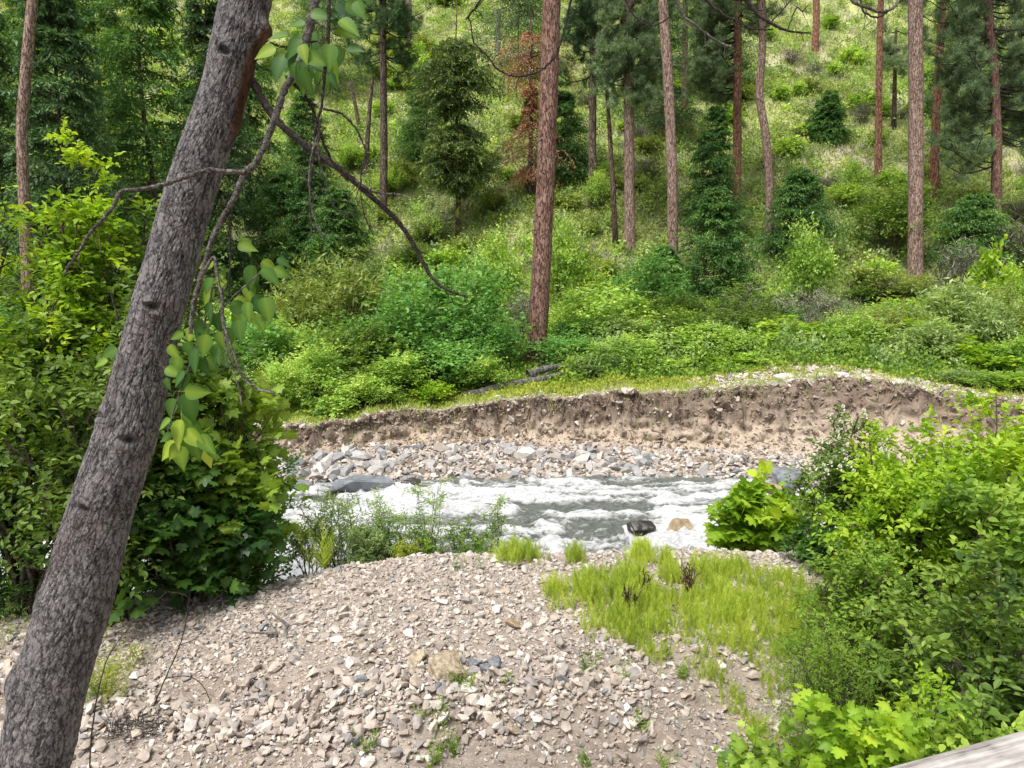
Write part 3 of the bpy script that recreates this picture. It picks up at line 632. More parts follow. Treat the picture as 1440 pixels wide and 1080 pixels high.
# tall trunks with optional needle tufts: path in pixels at a known distance
def trunk_mesh(path, rad, mat, sides=16, seg=60, rough=.05, seed=0):
    path = np.asarray(path, float); s = np.linspace(0, 1, len(path)); ss = np.linspace(0, 1, seg)
    P = np.stack([np.interp(ss, s, path[:, k]) for k in range(3)], 1)
    K = np.ones(5)/5; Q = P.copy()
    for k in range(3): Q[2:-2, k] = np.convolve(P[:, k], K, 'valid')
    r = np.interp(ss, s, rad); r = r*(1+.12*np.exp(-ss*seg/2.5))
    V, F = tubes(Q[None], r[None], sides)
    V = V.reshape(seg, sides, 3); c = Q[:, None]; a = np.arange(sides)[None, :]; z = np.arange(seg)[:, None]
    V = c+(V-c)*(1+rough*fbm(a*.9+0*z+seed, z*.45+0*a, seed, 3)[..., None])
    mb = MB(); mb.add(V.reshape(-1, 3), F, smooth=True); return mb.mesh('trunk', MT[mat])
def tufts(rg, mb, P, n=26, L=.22, spread=.35):
    k = len(P)*n; c = np.repeat(P, n, 0)+rg.normal(0, .05, (k, 3)); D = nrm(rg.normal(0, 1, (k, 3))+np.array([0, 0, .45]))
    rn = np.repeat(rg.normal(.4, .2, len(P)), n)+rg.normal(0, .1, k)
    leaves(mb, 'needle', c, D, rg.normal(0, 1, (k, 3)), L*rg.uniform(.7, 1.2, k)*1.0, rn)
def pine_crown(seed, tr, bands, mat='pine', L=.30, n=22, width_mul=1.):
    """bands: list of (t0,t1,n_branches,length, azimuth or None)"""
    rg = np.random.default_rng(seed); Bs = []
    for (t0, t1, nb, ln, az) in bands:
        t = rg.uniform(t0, t1, nb); p, T = samp(tr[None], np.zeros(nb, int), t)
        a = rg.uniform(0, 2*pi, nb) if az is None else rg.normal(az, .5, nb)
        D = np.stack([np.cos(a), np.sin(a), rg.normal(.05, .2, nb)], 1); l = (ln*rg.uniform(.5, 1.1, nb))[:, None, None]; s = np.linspace(0, 1, 6)[None, :, None]
        Bs.append(p[:, None]+D[:, None]*l*s+np.array([0, 0, .12])*l*(s**2)-np.array([0, 0, .25])*l*np.sin(s*pi)*.6+rg.normal(0, .05, (nb, 6, 3))*l*s)
    B = np.concatenate(Bs); C1, _, _ = grow(rg, B, 7, .3, 1., .75, .9, .25, .0, 4, wob=.1)
    C2, _, _ = grow(rg, C1, 3, .3, 1., .35, .9, .3, 0, 3)
    mb = MB(); V, F = tubes(B, np.linspace(.05, .02, 6)[None], 4); mb.add(V, F); V, F = tubes(C1, np.linspace(.018, .008, 4)[None], 3); mb.add(V, F)
    bmsh = mb.mesh('branches', MT['twigd']); mb = MB(); tufts(rg, mb, np.concatenate([C2[:, -1], C1[:, -1], C2[:, 1], C1[:, 2]]), n, L)
    return [('branches', bmsh), ('crown', mb.mesh('crown', MT[mat]))]
def pine(name, label, pxs, Y, w0, w1, mat, bands=None, seed=0, cat='tree', cm='pine', extra=True, L=.30, above=6., firlike=None, top=True, sides=16):
    """pxs: pixel polyline from base to the picture's top edge; the stem goes on above"""
    b = at(*pxs[0], Y); b[2] = float(H(b[0], b[1]))-.15
    path = [b]+[at(px, py, Y) for px, py in pxs[1:]]; d = path[-1]-path[-2]; d = d/np.linalg.norm(d)
    if top: path.append(path[-1]+d*above)
    path = np.array(path); dep = Y/CP; s = np.concatenate([[0], np.cumsum(np.linalg.norm(np.diff(path, axis=0), axis=1))]); s /= s[-1]
    # resample so that t runs evenly with length
    ss = np.linspace(0, 1, 24); path = np.stack([np.interp(ss, s, path[:, k]) for k in range(3)], 1)
    r = np.linspace(w0, w1, 24)/2/FOC*dep; origin = path[0].copy(); path = path-origin
    parts = [('trunk', trunk_mesh(path, r, mat, sides, 80, .06, seed))]
    if bands: parts += pine_crown(seed+3, path, bands, cm, L)
    # dead stubs on the stem
    rg_ = np.random.default_rng(seed+1); k = 8; t = rg_.uniform(.2, .8, k); p, T = samp(path[None], np.zeros(k, int), t); a = rg_.uniform(0, 6.28, k)
    D = np.stack([np.cos(a), np.sin(a), rg_.normal(0, .3, k)], 1); l = rg_.uniform(.3, 1.1, k)[:, None, None]; sx = np.linspace(0, 1, 4)[None, :, None]
    SB = p[:, None]+D[:, None]*l*sx+np.array([0, 0, -.3])*l*sx**2
    for q_ in SB:
        mb = MB(); V, F = tubes(q_[None], np.linspace(.022, .008, 4)[None], 3); mb.add(V, F); parts.append(('dead_twig', mb.mesh('dead_twig', MT['twigd'])))
    return thing(name, label, cat, origin, parts=parts), path, origin
def hillY(px, py): return float(ground(px, py)[1])

# ---- named tall trees
pine('pine_tree', 'biggest reddish pine trunk rising from the shrubs just behind the far bank', [(754, 510), (760, 400), (766, 280), (771, 160), (776, 0)], 27, 27, 21, 'bark_red', [(.93, 1., 16, 3.5, None)], 1, above=9)
pine('pine_tree', 'grey pink pine leaning slightly left, right of the biggest trunk', [(948, 372), (946, 250), (940, 120), (932, 0)], 40, 15, 12, 'bark_pink', [(.94, 1., 10, 2.5, None)], 2, above=7)
pine('pine_tree', 'brown pine with dark needle clump, standing left of the grey pink pine', [(886, 345), (885, 230), (884, 120), (884, 0)], hillY(886, 352), 15, 11, 'bark_pink', [(.44, .62, 44, 2.1, None), (.62, 1., 46, 2.6, None)], 3)
pine('pine_tree', 'straight orange brown pine with needles drooping to its left', [(1036, 290), (1037, 180), (1037, 80), (1038, 0)], hillY(1036, 295), 12, 9, 'bark_orange', [(.40, .66, 40, 3.0, 3.0), (.6, 1., 50, 3.0, None)], 4)
pine('pine_tree', 'slender pine with a crook halfway up its trunk', [(1081, 350), (1083, 260), (1076, 180), (1066, 134), (1071, 90), (1073, 45), (1071, 0)], hillY(1081, 352), 12, 8, 'bark_pink', [(.72, 1., 40, 2.6, None)], 5)
pine('pine_tree', 'small far pine trunk high on the slope, its base near the top edge', [(1146, 70), (1148, 30), (1148, 0)], hillY(1146, 72), 9, 7, 'bark_orange', None, 6, above=10)
pine('pine_tree', 'thin straight orange pine left of the pale thick pine on the right', [(1235, 265), (1236, 120), (1238, 30), (1239, 0)], hillY(1235, 267), 10, 6, 'bark_orange', [(.86, 1., 14, 2.5, None)], 7)
pine('dead_snag', 'thin dark burnt snag on the slope between two orange pines', [(1257, 180), (1258, 130), (1260, 40)], hillY(1257, 182), 7, 3, 'bark_burn', [(.6, 1., 12, 1.8, None)], 8, top=False, cm='pine')
pine('pine_tree', 'thick pale pinkish tan pine, the widest trunk on the right side', [(1287, 392), (1288, 250), (1288, 100), (1287, 0)], 43, 20, 16, 'bark_pink', [(.93, 1., 14, 3.2, None)], 9, above=9)
pine('pine_tree', 'orange pine leaning right with needles at its top', [(1313, 272), (1316, 180), (1321, 80), (1326, 0)], hillY(1313, 275), 12, 7, 'bark_orange', [(.72, 1., 30, 3.0, None)], 10)
pine('pine_tree', 'dark red pine at right with big grey green needle boughs', [(1403, 310), (1402, 200), (1398, 100), (1388, 0)], hillY(1403, 315)-3, 14, 9, 'bark_red', [(.22, .60, 44, 3.6, 3.2), (.3, .62, 34, 3.2, .2), (.6, 1., 60, 3.8, None)], 11)
pine('pine_tree', 'twin stemmed brown tree with dark hanging crown, right of the biggest pine', [(833, 290), (833, 200), (834, 100), (836, 0)], hillY(833, 292), 11, 8, 'bark_brown', [(.42, 1., 60, 2.2, None)], 12, cm='fir')
pine('pine_tree', 'thin moss streaked trunk burnt black at its foot', [(866, 345), (862, 260), (857, 180), (852, 110), (850, 60)], hillY(866, 347), 8, 4, 'bark_burn', None, 13, top=False)
pine('fir_tree', 'slim brown fir trunk with a dark crown left of the round mossy fir', [(539, 305), (540, 200), (539, 100), (538, 0)], hillY(539, 308), 11, 7, 'bark_brown', [(.52, 1., 70, 3.1, None)], 14, cm='fir')
pine('dead_snag', 'grey leaning snag left of the slim brown fir', [(514, 248), (517, 190), (520, 150), (524, 110)], hillY(514, 250), 8, 4, 'bark_brown', None, 15, top=False)
pine('dead_snag', 'second grey snag, forked and leaning, near the top left clearing', [(507, 185), (500, 150), (493, 115)], hillY(507, 188), 6, 4, 'bark_brown', None, 16, top=False)
pine('pine_tree', 'far reddish trunk at the left edge rising out of yellow leaves', [(24, 300), (30, 180), (40, 60), (46, 0)], 30, 16, 12, 'bark_pink', [(.85, 1., 14, 2.5, None)], 17)
pine('pine_tree', 'short far trunk seen between the grey snags and mossy fir', [(575, 66), (575, 30), (575, 0)], hillY(575, 68), 8, 6, 'bark_pink', None, 18)
pine('pine_tree', 'thin dark trunk between the grey pink pine and the young firs', [(962, 155), (963, 90), (964, 0)], hillY(962, 157), 8, 6, 'bark_red', [(.5, 1., 24, 2.2, None)], 19)
pine('dead_snag', 'weathered grey snag with drooping bare branches behind the dead red fir', [(700, 75), (700, 40), (701, 15)], hillY(700, 78), 9, 5, 'wood', None, 20, top=False)

def blob_fir(name, label, pxb, pyb, pyt, wpx, seed, mat, blob, bk, Y=None, nb=150, **kw):
    Y = Y or hillY(pxb, pyb); b = at(pxb, pyb, Y); b[2] = float(H(b[0], b[1])); top = zrow(pyt, Y); h = top-b[2]; w = wpx/FOC*Y/CP*kw.pop('wide', 1.)
    return thing(name, label, 'tree', b, parts=fir(seed, h, w, kw.pop('base', .1), mat, nb, kw.pop('kk', 16), kw.pop('ns', 5), kw.pop('size', .24), kw.pop('tr', .19), .8, kw.pop('droop', .45), blob, bk, **kw))
blob_fir('fir_tree', 'mossy fir with two round dense clumps of twigs, one above the other', 646, 338, -20, 122, 30, 'firo', [(0, .10), (.03, .2), (.08, .55), (.16, .9), (.26, .85), (.31, .5), (.345, .1), (.39, .1), (.42, .6), (.50, .9), (.60, .95), (.68, .75), (.73, .35), (.75, .10), (1, .08)], 'bark_moss', nb=380, droop=.4, base=.19, ns=6)
blob_fir('dead_fir', 'dead fir with rusty red needles behind the biggest pine', 744, 282, -20, 128, 31, 'dead', [(0, .05), (.06, .6), (.14, 1.0), (.24, .9), (.32, .3), (.38, .15), (.50, .14), (.54, .55), (.60, 1.0), (.66, 1.2), (.72, .8), (.76, .3), (.78, .1), (1, .08)], 'bark_brown', nb=210, droop=.7, kk=14, ns=5, size=.17)
# the dark firs of the left background and other conifers
FD = [(95, 330, -90, 190, 41, 33, 'dark feathery fir leftmost behind the yellow shrub'), (215, 320, -140, 210, 42, 37, 'tall dark fir behind the leaning trunk'), (300, 330, -60, 150, 43, 42, 'dark fir partly hidden right behind the leaning trunk'),
      (150, 260, -120, 170, 44, 48, 'dark fir set back between the two tallest left firs'), (-20, 330, -120, 190, 45, 34, 'dark fir cut by the left edge of the picture'), (40, 250, -60, 150, 46, 50, 'paler fir high behind the far left trunk'), (350, 250, -80, 110, 47, 52, 'narrow dark fir just right of the leaning trunk top')]
for (px, pyb, pyt, w, sd, Y, lb) in FD:
    blob_fir('fir_tree', lb, px, pyb, pyt, w, sd, 'fir' if sd in (41, 43, 45) else 'firb', None, 'bark_brown', Y=Y, nb=230, base=.04, size=.26, kk=18)
YF = [(1003, 400, 262, 92, 51, 39.5, 'broad dark young fir below the thin young fir'), (1002, 285, 148, 62, 52, 48, 'narrow dark young fir above the broad one'), (1124, 340, 238, 84, 53, 45, 'conical young fir right of the crooked pine'), (1366, 362, 272, 84, 54, 44, 'blue green young fir right of the pale thick pine'),
      (480, 352, 262, 90, 55, 41, 'soft young fir left of the slim brown fir base'), (432, 235, 130, 70, 56, 50, 'young fir just right of the hanging branches'), (440, 340, 230, 80, 57, 43, 'young fir under the dark hanging branch'), (395, 330, 240, 90, 58, 44, 'young fir nearest to the right of the leaning trunk'),
      (935, 400, 345, 60, 59, 38, 'small fir at the foot of the grey pink pine'), (790, 240, 130, 70, 60, 54, 'shaded fir half hidden by the biggest pine'), (600, 200, 95, 60, 61, 60, 'small fir up slope behind the mossy fir'), (1165, 170, 125, 40, 62, 62, 'little round fir high on the open slope'), (1010, 60, -30, 90, 63, 70, 'dark fir at the top edge behind the orange brown pine'), (730, 60, -40, 110, 64, 76, 'dark fir at the top edge above the dead red fir'), (455, 60, -60, 90, 65, 74, 'dark fir at the top edge above the grey snags'),(930,120,-20,90,66,62,'dark fir behind the top of the grey pink pine'),(1360,120,-30,110,67,64,'dark fir at the top right behind the leaning orange pine')]
for (px, pyb, pyt, w, sd, Y, lb) in YF:
    blob_fir('young_fir', lb, px, pyb, pyt, w, sd, 'firb' if sd < 63 else 'fir', None, 'bark_brown', Y=Y, nb=230, base=.03, size=.17, kk=18, ns=6, tr=.07, droop=.15, wide=1.6, upk=-.02)

# ---- shrub prototypes (meshes shared by copies)
PR = {}
def proto(key, n, seed, h, w, **kw): PR[key] = [(h, w, shrub(seed+i, h, w, **kw)) for i in range(n)]
proto('bright', 3, 200, 3., 3., leaf='dia', size=.14, mat='hillgreen', stems=11, k1=10, k2=6, nl=7)
proto('teal', 3, 210, 3.2, 3., leaf='dia', size=.15, mat='teal', stems=11, k1=10, k2=6, nl=7)
proto('olive', 3, 220, 3., 3., leaf='spray', size=.19, mat='olive', stems=12, k1=10, k2=6, nl=7, up=.5)
proto('mid', 3, 230, 3., 3., leaf='dia', size=.14, mat='mid', stems=11, k1=10, k2=6, nl=7)
proto('lime', 3, 240, 1.6, 1.7, leaf='dia', size=.15, mat='lime', stems=10, k1=7, k2=4, nl=6)
proto('pale', 2, 250, 2., 1.8, leaf='spray', size=.16, mat='pale', stems=12, k1=9, k2=5, nl=7, up=.6)
MT['greydull'] = foliage('dull_twigs', [(0, (.08, .08, .055)), (.5, (.17, .165, .12)), (1, (.27, .26, .20))], trans=.0)
proto('greyb', 3, 260, 1.8, 2., leaf='needle', size=.26, mat='greydull', stems=12, k1=8, k2=5, nl=3, stemmat='twig')
proto('low', 4, 270, 1.0, 1.6, leaf='dia', size=.16, mat='hillgreen', stems=9, k1=6, k2=4, nl=5, hollow=.1)
proto('lowo', 4, 280, 1.0, 1.7, leaf='dia', size=.16, mat='olive', stems=9, k1=6, k2=4, nl=5, hollow=.1)
proto('lowb', 3, 290, 1.0, 1.6, leaf='dia', size=.15, mat='hillgreen', stems=9, k1=6, k2=4, nl=5, hollow=.1)
rs = np.random.default_rng(77)
def put_shrub(key, x, y, h, w, label, group, name='shrub', cat='shrub', fl=None):
    k = rs.integers(len(PR[key])); h0, w0, parts = PR[key][k]
    return thing(name, label, cat, (x, y, float(H(x, y))), rs.uniform(0, 6.28), (w/w0*1.0, w/w0*1.0, h/h0), parts, group)
def shrub_px(key, px, pyt, Y, wpx, label, group=None, **kw):
    x = (px-720)/FOC*Y/CP*1.0; top = zrow(pyt, Y); g = float(H(x, Y)); return put_shrub(key, x, Y, max(.5, top-g), wpx/FOC*Y, label, group, **kw)
THK = {'bright': 'bright green leafy shrub crowding the flat behind the far bank', 'teal': 'fresh green shrub with small leaves in the thicket behind the far bank', 'olive': 'olive green willow like shrub in the thicket behind the far bank',
       'mid': 'mid green rounded shrub in the thicket behind the far bank', 'lime': 'low yellow green bush at the edge of the far thicket', 'pale': 'pale silvery green bush in the far thicket', 'greyb': 'grey leafless brush tangle among the far thicket', 'lowb': 'low green bush at the rim of the far bank'}
LS = [('olive', 478, 345, 30, 165), ('teal', 640, 352, 27, 180), ('bright', 405, 450, 25, 120), ('teal', 565, 415, 25, 150), ('teal', 680, 430, 25.5, 100), ('mid', 515, 450, 24, 150), ('bright', 450, 490, 22.8, 110), ('teal', 625, 468, 23.8, 130), ('bright', 392, 500, 21.6, 90),
      ('bright', 560, 500, 23, 110), ('olive', 430, 400, 29, 130), ('teal', 355, 430, 24, 130), ('bright', 300, 440, 25, 140), ('mid', 250, 420, 27, 160), ('mid', 120, 430, 26, 200), ('mid', 0, 430, 26, 200), ('mid', 180, 400, 30, 200), ('mid', 60, 380, 31, 200),
      ('bright', 845, 395, 29, 150), ('teal', 905, 360, 33, 120), ('teal', 800, 468, 26, 120), ('mid', 960, 440, 27, 120), ('bright', 1000, 458, 25.5, 120), ('lime', 1060, 462, 26.5, 120), ('bright', 880, 470, 25, 120), ('bright', 1125, 470, 26.5, 110), ('olive', 1195, 440, 27, 110), ('olive', 1250, 425, 28, 110),
      ('pale', 1307, 452, 24.8, 90), ('pale', 1335, 400, 28, 120), ('olive', 1400, 405, 27.5, 120), ('bright', 1435, 360, 30, 110), ('lime', 1380, 480, 24.3, 110), ('bright', 1445, 470, 24, 100), ('pale', 1260, 480, 25.5, 70), ('bright', 1178, 480, 25, 80), ('bright', 1126, 322, 39, 84), ('bright', 790, 310, 38, 90), ('bright', 700, 330, 37, 90),
      ('lime', 1380, 355, 31, 80), ('lime', 1100, 450, 28.5, 80), ('greyb', 1080, 395, 31, 150), ('greyb', 1150, 410, 30, 120), ('greyb', 740, 415, 33, 70), ('greyb', 1340, 340, 39, 120), ('greyb', 1420, 310, 43, 120), ('pale', 1380, 420, 26, 80), ('teal', 815, 440, 28, 90), ('mid', 1040, 400, 33, 110),
      ('mid', 920, 410, 31, 120), ('bright', 680, 505, 23.4, 80), ('bright', 500, 520, 22.3, 100), ('lime', 610, 535, 22.4, 60), ('bright', 540, 545, 22., 70), ('lowb', 465, 560, 21.3, 80), ('bright', 985, 500, 24.3, 80), ('lowb', 1050, 508, 24.2, 90), ('lowb', 930, 510, 24.4, 80), ('lime', 1010, 515, 24, 70), ('bright', 1120, 505, 25, 70), ('teal', 860, 505, 24.6, 80), ('pale',820,505,24.2,80),('bright',1085,500,25.2,90),('pale',955,488,25.6,90),('lime',1150,478,26.5,90),('bright',1225,478,27,90),('teal',1035,488,26.2,90),('pale',1170,455,28.5,90),('bright',790,430,30,80),('pale',860,445,27.5,90),('bright',920,455,27,90),('olive',1210,480,25.3,60),('greyb',1130,440,27.5,60)]
LS += [('bright', 1375, 535, 21.6, 70), ('lime', 1420, 530, 21.4, 80), ('pale', 1350, 540, 21.9, 50), ('bright', 1330, 505, 24.2, 80), ('bright', 1465, 520, 21.6, 80)]
for (k, px, pyt, Y, w) in LS:
    shrub_px(k, px, pyt, Y, w, THK[k], THK[k].split(' ')[0]+' shrubs of the far thicket')
blob = shrub_px('mid', 1242, 262, 45, 104, 'large round dark green bush beside the pale thick pine')
# filler rows so that the thicket has depth
for Y in np.arange(26, 41, 2.1):
    for x in np.arange(-Y*.8, Y*.8, 3.0):
        xx = x+rs.uniform(-1.1, 1.1); yy = Y+rs.uniform(-.7, .7)
        if -2 < xx < 8 and yy < 26 or (abs(xx-.9) < 1.8 and yy < 28.5): continue
        k = ['bright', 'teal', 'mid', 'olive', 'lime', 'greyb', 'bright'][rs.integers(7)]
        if xx < -8: k = ['mid', 'bright', 'mid', 'teal'][rs.integers(4)]
        hh = rs.uniform(1.1, 2.1)*(1.25 if xx < -5 else 1.)*(.6 if abs(xx-(757-720)/FOC*32) < 1.6 and yy < 33 else 1)
        put_shrub(k, xx, yy, hh, rs.uniform(2.2, 3.6), THK[k], THK[k].split(' ')[0]+' shrubs of the far thicket', name='dead_bush' if k == 'greyb' else 'shrub')
# shrubs one can tell apart on the open slope
HL = {'low': 'rounded green bush on the open hillside', 'lowo': 'dull olive bush on the open hillside', 'lowb': 'bright green bush on the open hillside', 'greyb': 'grey leafless brush on the open hillside', 'bright': 'tall bright green shrub on the lower hillside', 'mid': 'tall mid green shrub on the lower hillside'}
cnt = 0
while cnt < 280:
    y = 40+70*rs.random()**1.3; x = rs.uniform(-.78, .78)*y
    leftish = x/y < -.05
    if .17 < x/y < .46 and y < 50: continue
    k = ['low', 'lowo', 'lowb', 'greyb', 'lowo', 'bright' if y < 60 else 'low', 'mid' if leftish else 'lowo'][rs.integers(7)]
    s = rs.uniform(.8, 1.7)*(1.35 if leftish else 1)
    if k in ('bright', 'mid'): put_shrub(k, x, y, rs.uniform(1.6, 2.8), rs.uniform(1.8, 3.), HL[k], k+' hillside shrubs', name='hillside_bush', cat='bush')
    else: put_shrub(k, x, y, s, s*rs.uniform(1.3, 2.), HL[k], k+' hillside shrubs', name='dead_bush' if k == 'greyb' else 'hillside_bush', cat='bush')
    cnt += 1

# ---- hillside cover nobody could count: grass and brush
def cover(name, n, yfun, mats_leaf, label, cat, seed, size, per, spread, kind='dia', dens=None, hgt=.3, vert=1.0, xr=.8, mat='grass'):
    rg = np.random.default_rng(seed); y = yfun(rg, n); x = rg.uniform(-xr, xr, n)*y
    if dens is not None:
        kp = rg.random(n) < dens(x, y); x, y = x[kp], y[kp]
    n = len(x); z = H(x, y); c = np.repeat(np.stack([x, y, z], 1), per, 0); k = n*per; sc = np.repeat(rg.uniform(.5, 1.3, n), per)
    off = rg.normal(0, 1, (k, 3))*np.array([spread, spread, 0])*sc[:, None]; c = c+off; c[:, 2] = H(c[:, 0], c[:, 1])+np.abs(rg.random(k))*hgt*sc*np.exp(-(off[:, 0]**2+off[:, 1]**2)/(2*(spread*1.2)**2))
    D = nrm(rg.normal(0, 1, (k, 3))+np.array([0, 0, vert])); Nn = rg.normal(0, .6, (k, 3))+np.array([0, -.6, 1.])
    rn = np.repeat(rg.normal(.42, .2, n), per)+rg.normal(0, .1, k)
    mb = MB(); leaves(mb, kind, c, D, Nn, size*rg.uniform(.6, 1.3, k), rn)
    return tag(link(name, mb.mesh(name, MT[mat])), label, cat, kind='stuff')
fy = lambda rg, n: 22.4+16*rg.random(n)**1.3
def off_bank(x, y): return (y > bank(x)[2]+.25)*1.
hy = lambda rg, n: 36+82*rg.random(n)**1.15
cover('hillside_grass', 36000, hy, None, 'yellow green grass and herbs over the hillside', 'grass', 301, .32, 11, .34, 'spray', lambda x, y: .25+.75*sst(-.35, .2, fbm(x*.12, y*.12, 4, 4)), .12, 1.2, mat='grass')
cover('hillside_brush', 11000, hy, None, 'olive brush scattered thickly over the hillside', 'brush', 302, .22, 46, .42, 'dia', lambda x, y: (.25+.75*sst(-.2, .25, fbm(x*.22, y*.22, 6, 3))), .75, .6, mat='olive')
cover('hillside_brush', 4200, hy, None, 'green leafy undergrowth scattered over the hillside', 'brush', 303, .24, 42, .42, 'dia', lambda x, y: (.15+.85*sst(-.1, .3, fbm(x*.18, y*.18, 9, 3)))*np.where(x < 0, 1., .55), .65, .6, mat='hillgreen')
cover('hillside_bushes', 2600, hy, None, 'low bright bushes merging over the hillside', 'brush', 311, .22, 80, .50, 'dia', lambda x, y: .35+.65*sst(-.1, .2, fbm(x*.3, y*.3, 2, 3)), 1.3, .5, mat='hillgreen')
cover('hillside_bushes', 2000, hy, None, 'low olive bushes merging over the hillside', 'brush', 312, .22, 80, .50, 'dia', lambda x, y: .3+.7*sst(-.1, .2, fbm(x*.3, y*.3, 5, 3)), 1.2, .5, mat='pale')
cover('rim_bushes', 700, lambda rg, n: 23.2+6*rg.random(n), None, 'low leafy bushes merging along the flat behind the far bank', 'undergrowth', 313, .12, 190, .34, 'dia', lambda x, y: off_bank(x, y)*(y > bank(x)[2]+2.3+.8*(x > 5))*(1-((np.abs(x-.85) < .9)&(y < 27))), 1.15, .5, mat='bright', xr=.9)
cover('rim_bushes', 450, lambda rg, n: 23.6+6*rg.random(n), None, 'pale leafy bushes merging along the flat behind the far bank', 'undergrowth', 314, .12, 190, .34, 'dia', lambda x, y: off_bank(x, y)*(y > bank(x)[2]+2.6+.8*(x > 5))*(1-((np.abs(x-.85) < .9)&(y < 27))), 1.3, .5, mat='pale', xr=.9)
cover('dry_brush', 8000, hy, None, 'grey dry twigs lying over the hillside', 'brush', 304, .55, 34, .45, 'needle', None, .25, .5, mat='grey')
cover('undergrowth', 9000, fy, None, 'green undergrowth between the shrubs behind the far bank', 'undergrowth', 305, .13, 30, .28, 'dia', lambda x, y: off_bank(x, y)*(y > bank(x)[2]+2.2), .40, .8, mat='bright', xr=.95)
cover('yellow_herbs', 7000, lambda rg, n: 20.5+6.5*rg.random(n), None, 'low yellow green herbs carpeting the rim of the far bank', 'herbs', 306, .09, 16, .14, 'dia', lambda x, y: off_bank(x, y)*(1-.8*sst(5, 6.5, x)*(1-sst(1.5, 3, y-bank(x)[2])))*np.clip(.15+sst(.2, .8, y-bank(x)[2]), 0, 1), .15, 1., mat='yellow')
cover('rim_grass', 5000, lambda rg, n: 19.5+6*rg.random(n), None, 'thin grass blades along the broken rim of the far bank', 'grass', 307, .22, 12, .10, 'needle', lambda x, y: np.exp(-((y-bank(x)[2]-.15)/.35)**2), .05, 2., mat='grass')
# roots hanging from the rim
rg = np.random.default_rng(31); n = 900; x = rg.uniform(-7, 13, n); e, f_, t_, z_ = bank(x); P0 = np.stack([x, t_-.10, z_-.02], 1); D = np.stack([rg.normal(0, .35, n), -rg.uniform(.2, .6, n), -np.ones(n)], 1)
s = np.linspace(0, 1, 5)[None, :, None]; l = rg.uniform(.1, .4, n)[:, None, None]; PP = P0[:, None]+D[:, None]*l*s+rg.normal(0, .06, (n, 5, 3))*l
mb = MB(); V, F = tubes(PP, .005, 3); mb.add(V, F, np.repeat(rg.random(n), 15)); tag(link('hanging_roots', mb.mesh('hanging_roots', MT['stem'])), 'fine dark roots hanging out of the eroded bank rim', 'roots', kind='stuff')
# fallen logs behind the bank
def log(name, label, a, b_, r0, r1, mat='wood', seed=0, cat='log', bend=.05):
    a = np.array(a); b_ = np.array(b_); s = np.linspace(0, 1, 9)[:, None]; P = a+(b_-a)*s; P[:, 2] += bend*fbm(s[:, 0]*3, s[:, 0]*0+seed, seed, 2)
    me = trunk_mesh(P-a, np.linspace(r0, r1, 9), mat, 12, 40, .12, seed)
    # closed ends
    o = thing(name, label, cat, a, parts=[('trunk', me)]); rg_ = np.random.default_rng(seed); k = 7; t = rg_.uniform(.2, 1, k); p, T = samp((P-a)[None], np.zeros(k, int), t)
    D = nrm(rg_.normal(0, 1, (k, 3))+[0, 0, .8]); sx = np.linspace(0, 1, 4)[None, :, None]; SB = p[:, None]+D[:, None]*rg_.uniform(.15, .5, k)[:, None, None]*sx
    mb = MB(); V, F = tubes(SB, np.linspace(.02, .008, 4)[None], 4); mb.add(V, F); link('branch_stubs', mb.mesh('branch_stubs', MT['wood']), o); return o
def onz(px, Y, dz=0.): x = (px-720)/FOC*Y/CP; return (x, Y, float(H(x, Y))+dz)
log('fallen_log', 'long grey fallen log lying behind the bank rim below the biggest pine', onz(650, 22.7, .08), onz(848, 24.4, .20), .15, .07, seed=3, mat='oldwood', bend=.07)
log('fallen_log', 'shorter grey log end raised on the right of the long log', onz(742, 23.9, .28), onz(812, 24.6, .42), .15, .06, seed=5, mat='oldwood', bend=.06)
log('fallen_log', 'far grey log low in the shrubs above the right bank', onz(1190, 32, .4), onz(1240, 31, .9), .12, .08, seed=6)
log('burnt_stump', 'black burnt stump among shrubs right of centre', onz(1135, 29.5, 0), tuple(np.array(onz(1137, 29.5, 0))+[0, 0, 1.5]), .22, .12, 'twigd', 7, 'stump')
log('driftwood', 'thin bent driftwood pole at the left end of the cobbles', at(372, 705, 17.3), at(432, 668, 18.6), .03, .02, 'wood', 8, 'driftwood', .1)
log('burnt_log', 'charred log on the open slope below the orange pines', ground(1160, 268), ground(1178, 262), .2, .15, 'twigd', 9)
q = ground(392, 893); log('pale_stick', 'short peeled pale stick lying on the gravel mound', (q[0]-.08, q[1]-.08, q[2]+.03), (q[0]+.12, q[1]+.14, q[2]+.05), .014, .012, 'wood', 10, 'stick')

# ================================================================== LEANING TREE
def smooth_path(path, n):
    path = np.asarray(path, float); m = len(path); s = np.linspace(0, m-1, n); out = np.zeros((n, path.shape[1]))
    P = np.vstack([2*path[0]-path[1], path, 2*path[-1]-path[-2]])
    for k, u in enumerate(s):
        i = min(int(u), m-2); f = u-i; a, b, c, d = P[i], P[i+1], P[i+2], P[i+3]
        out[k] = .5*((2*b)+(-a+c)*f+(2*a-5*b+4*c-d)*f*f+(-a+3*b-3*c+d)*f**3)
    return out
tk = [(45, 1080, 112), (72, 960, 110), (109, 840, 108), (142, 720, 98), (181, 600, 92), (211, 480, 82), (243, 360, 79), (277, 240, 76), (318, 120, 74), (346, 0, 78), (372, -90, 66), (420, -260, 56), (475, -480, 44)]
pts = []; rr = []
for k, (px, py, w) in enumerate(tk):
    Y = 3.3+.035*k; p = at(px, py, Y); dep = Y/(CP+(540-py)/FOC*SP); pts.append(p); rr.append(w*.86/2/FOC*dep)
base = np.array([pts[0][0]-.62, 3.2, .95]); mid_ = (base+pts[0])/2+np.array([-.03, 0, 0])
pts = [base, mid_]+pts; rr = [.25, .19]+rr
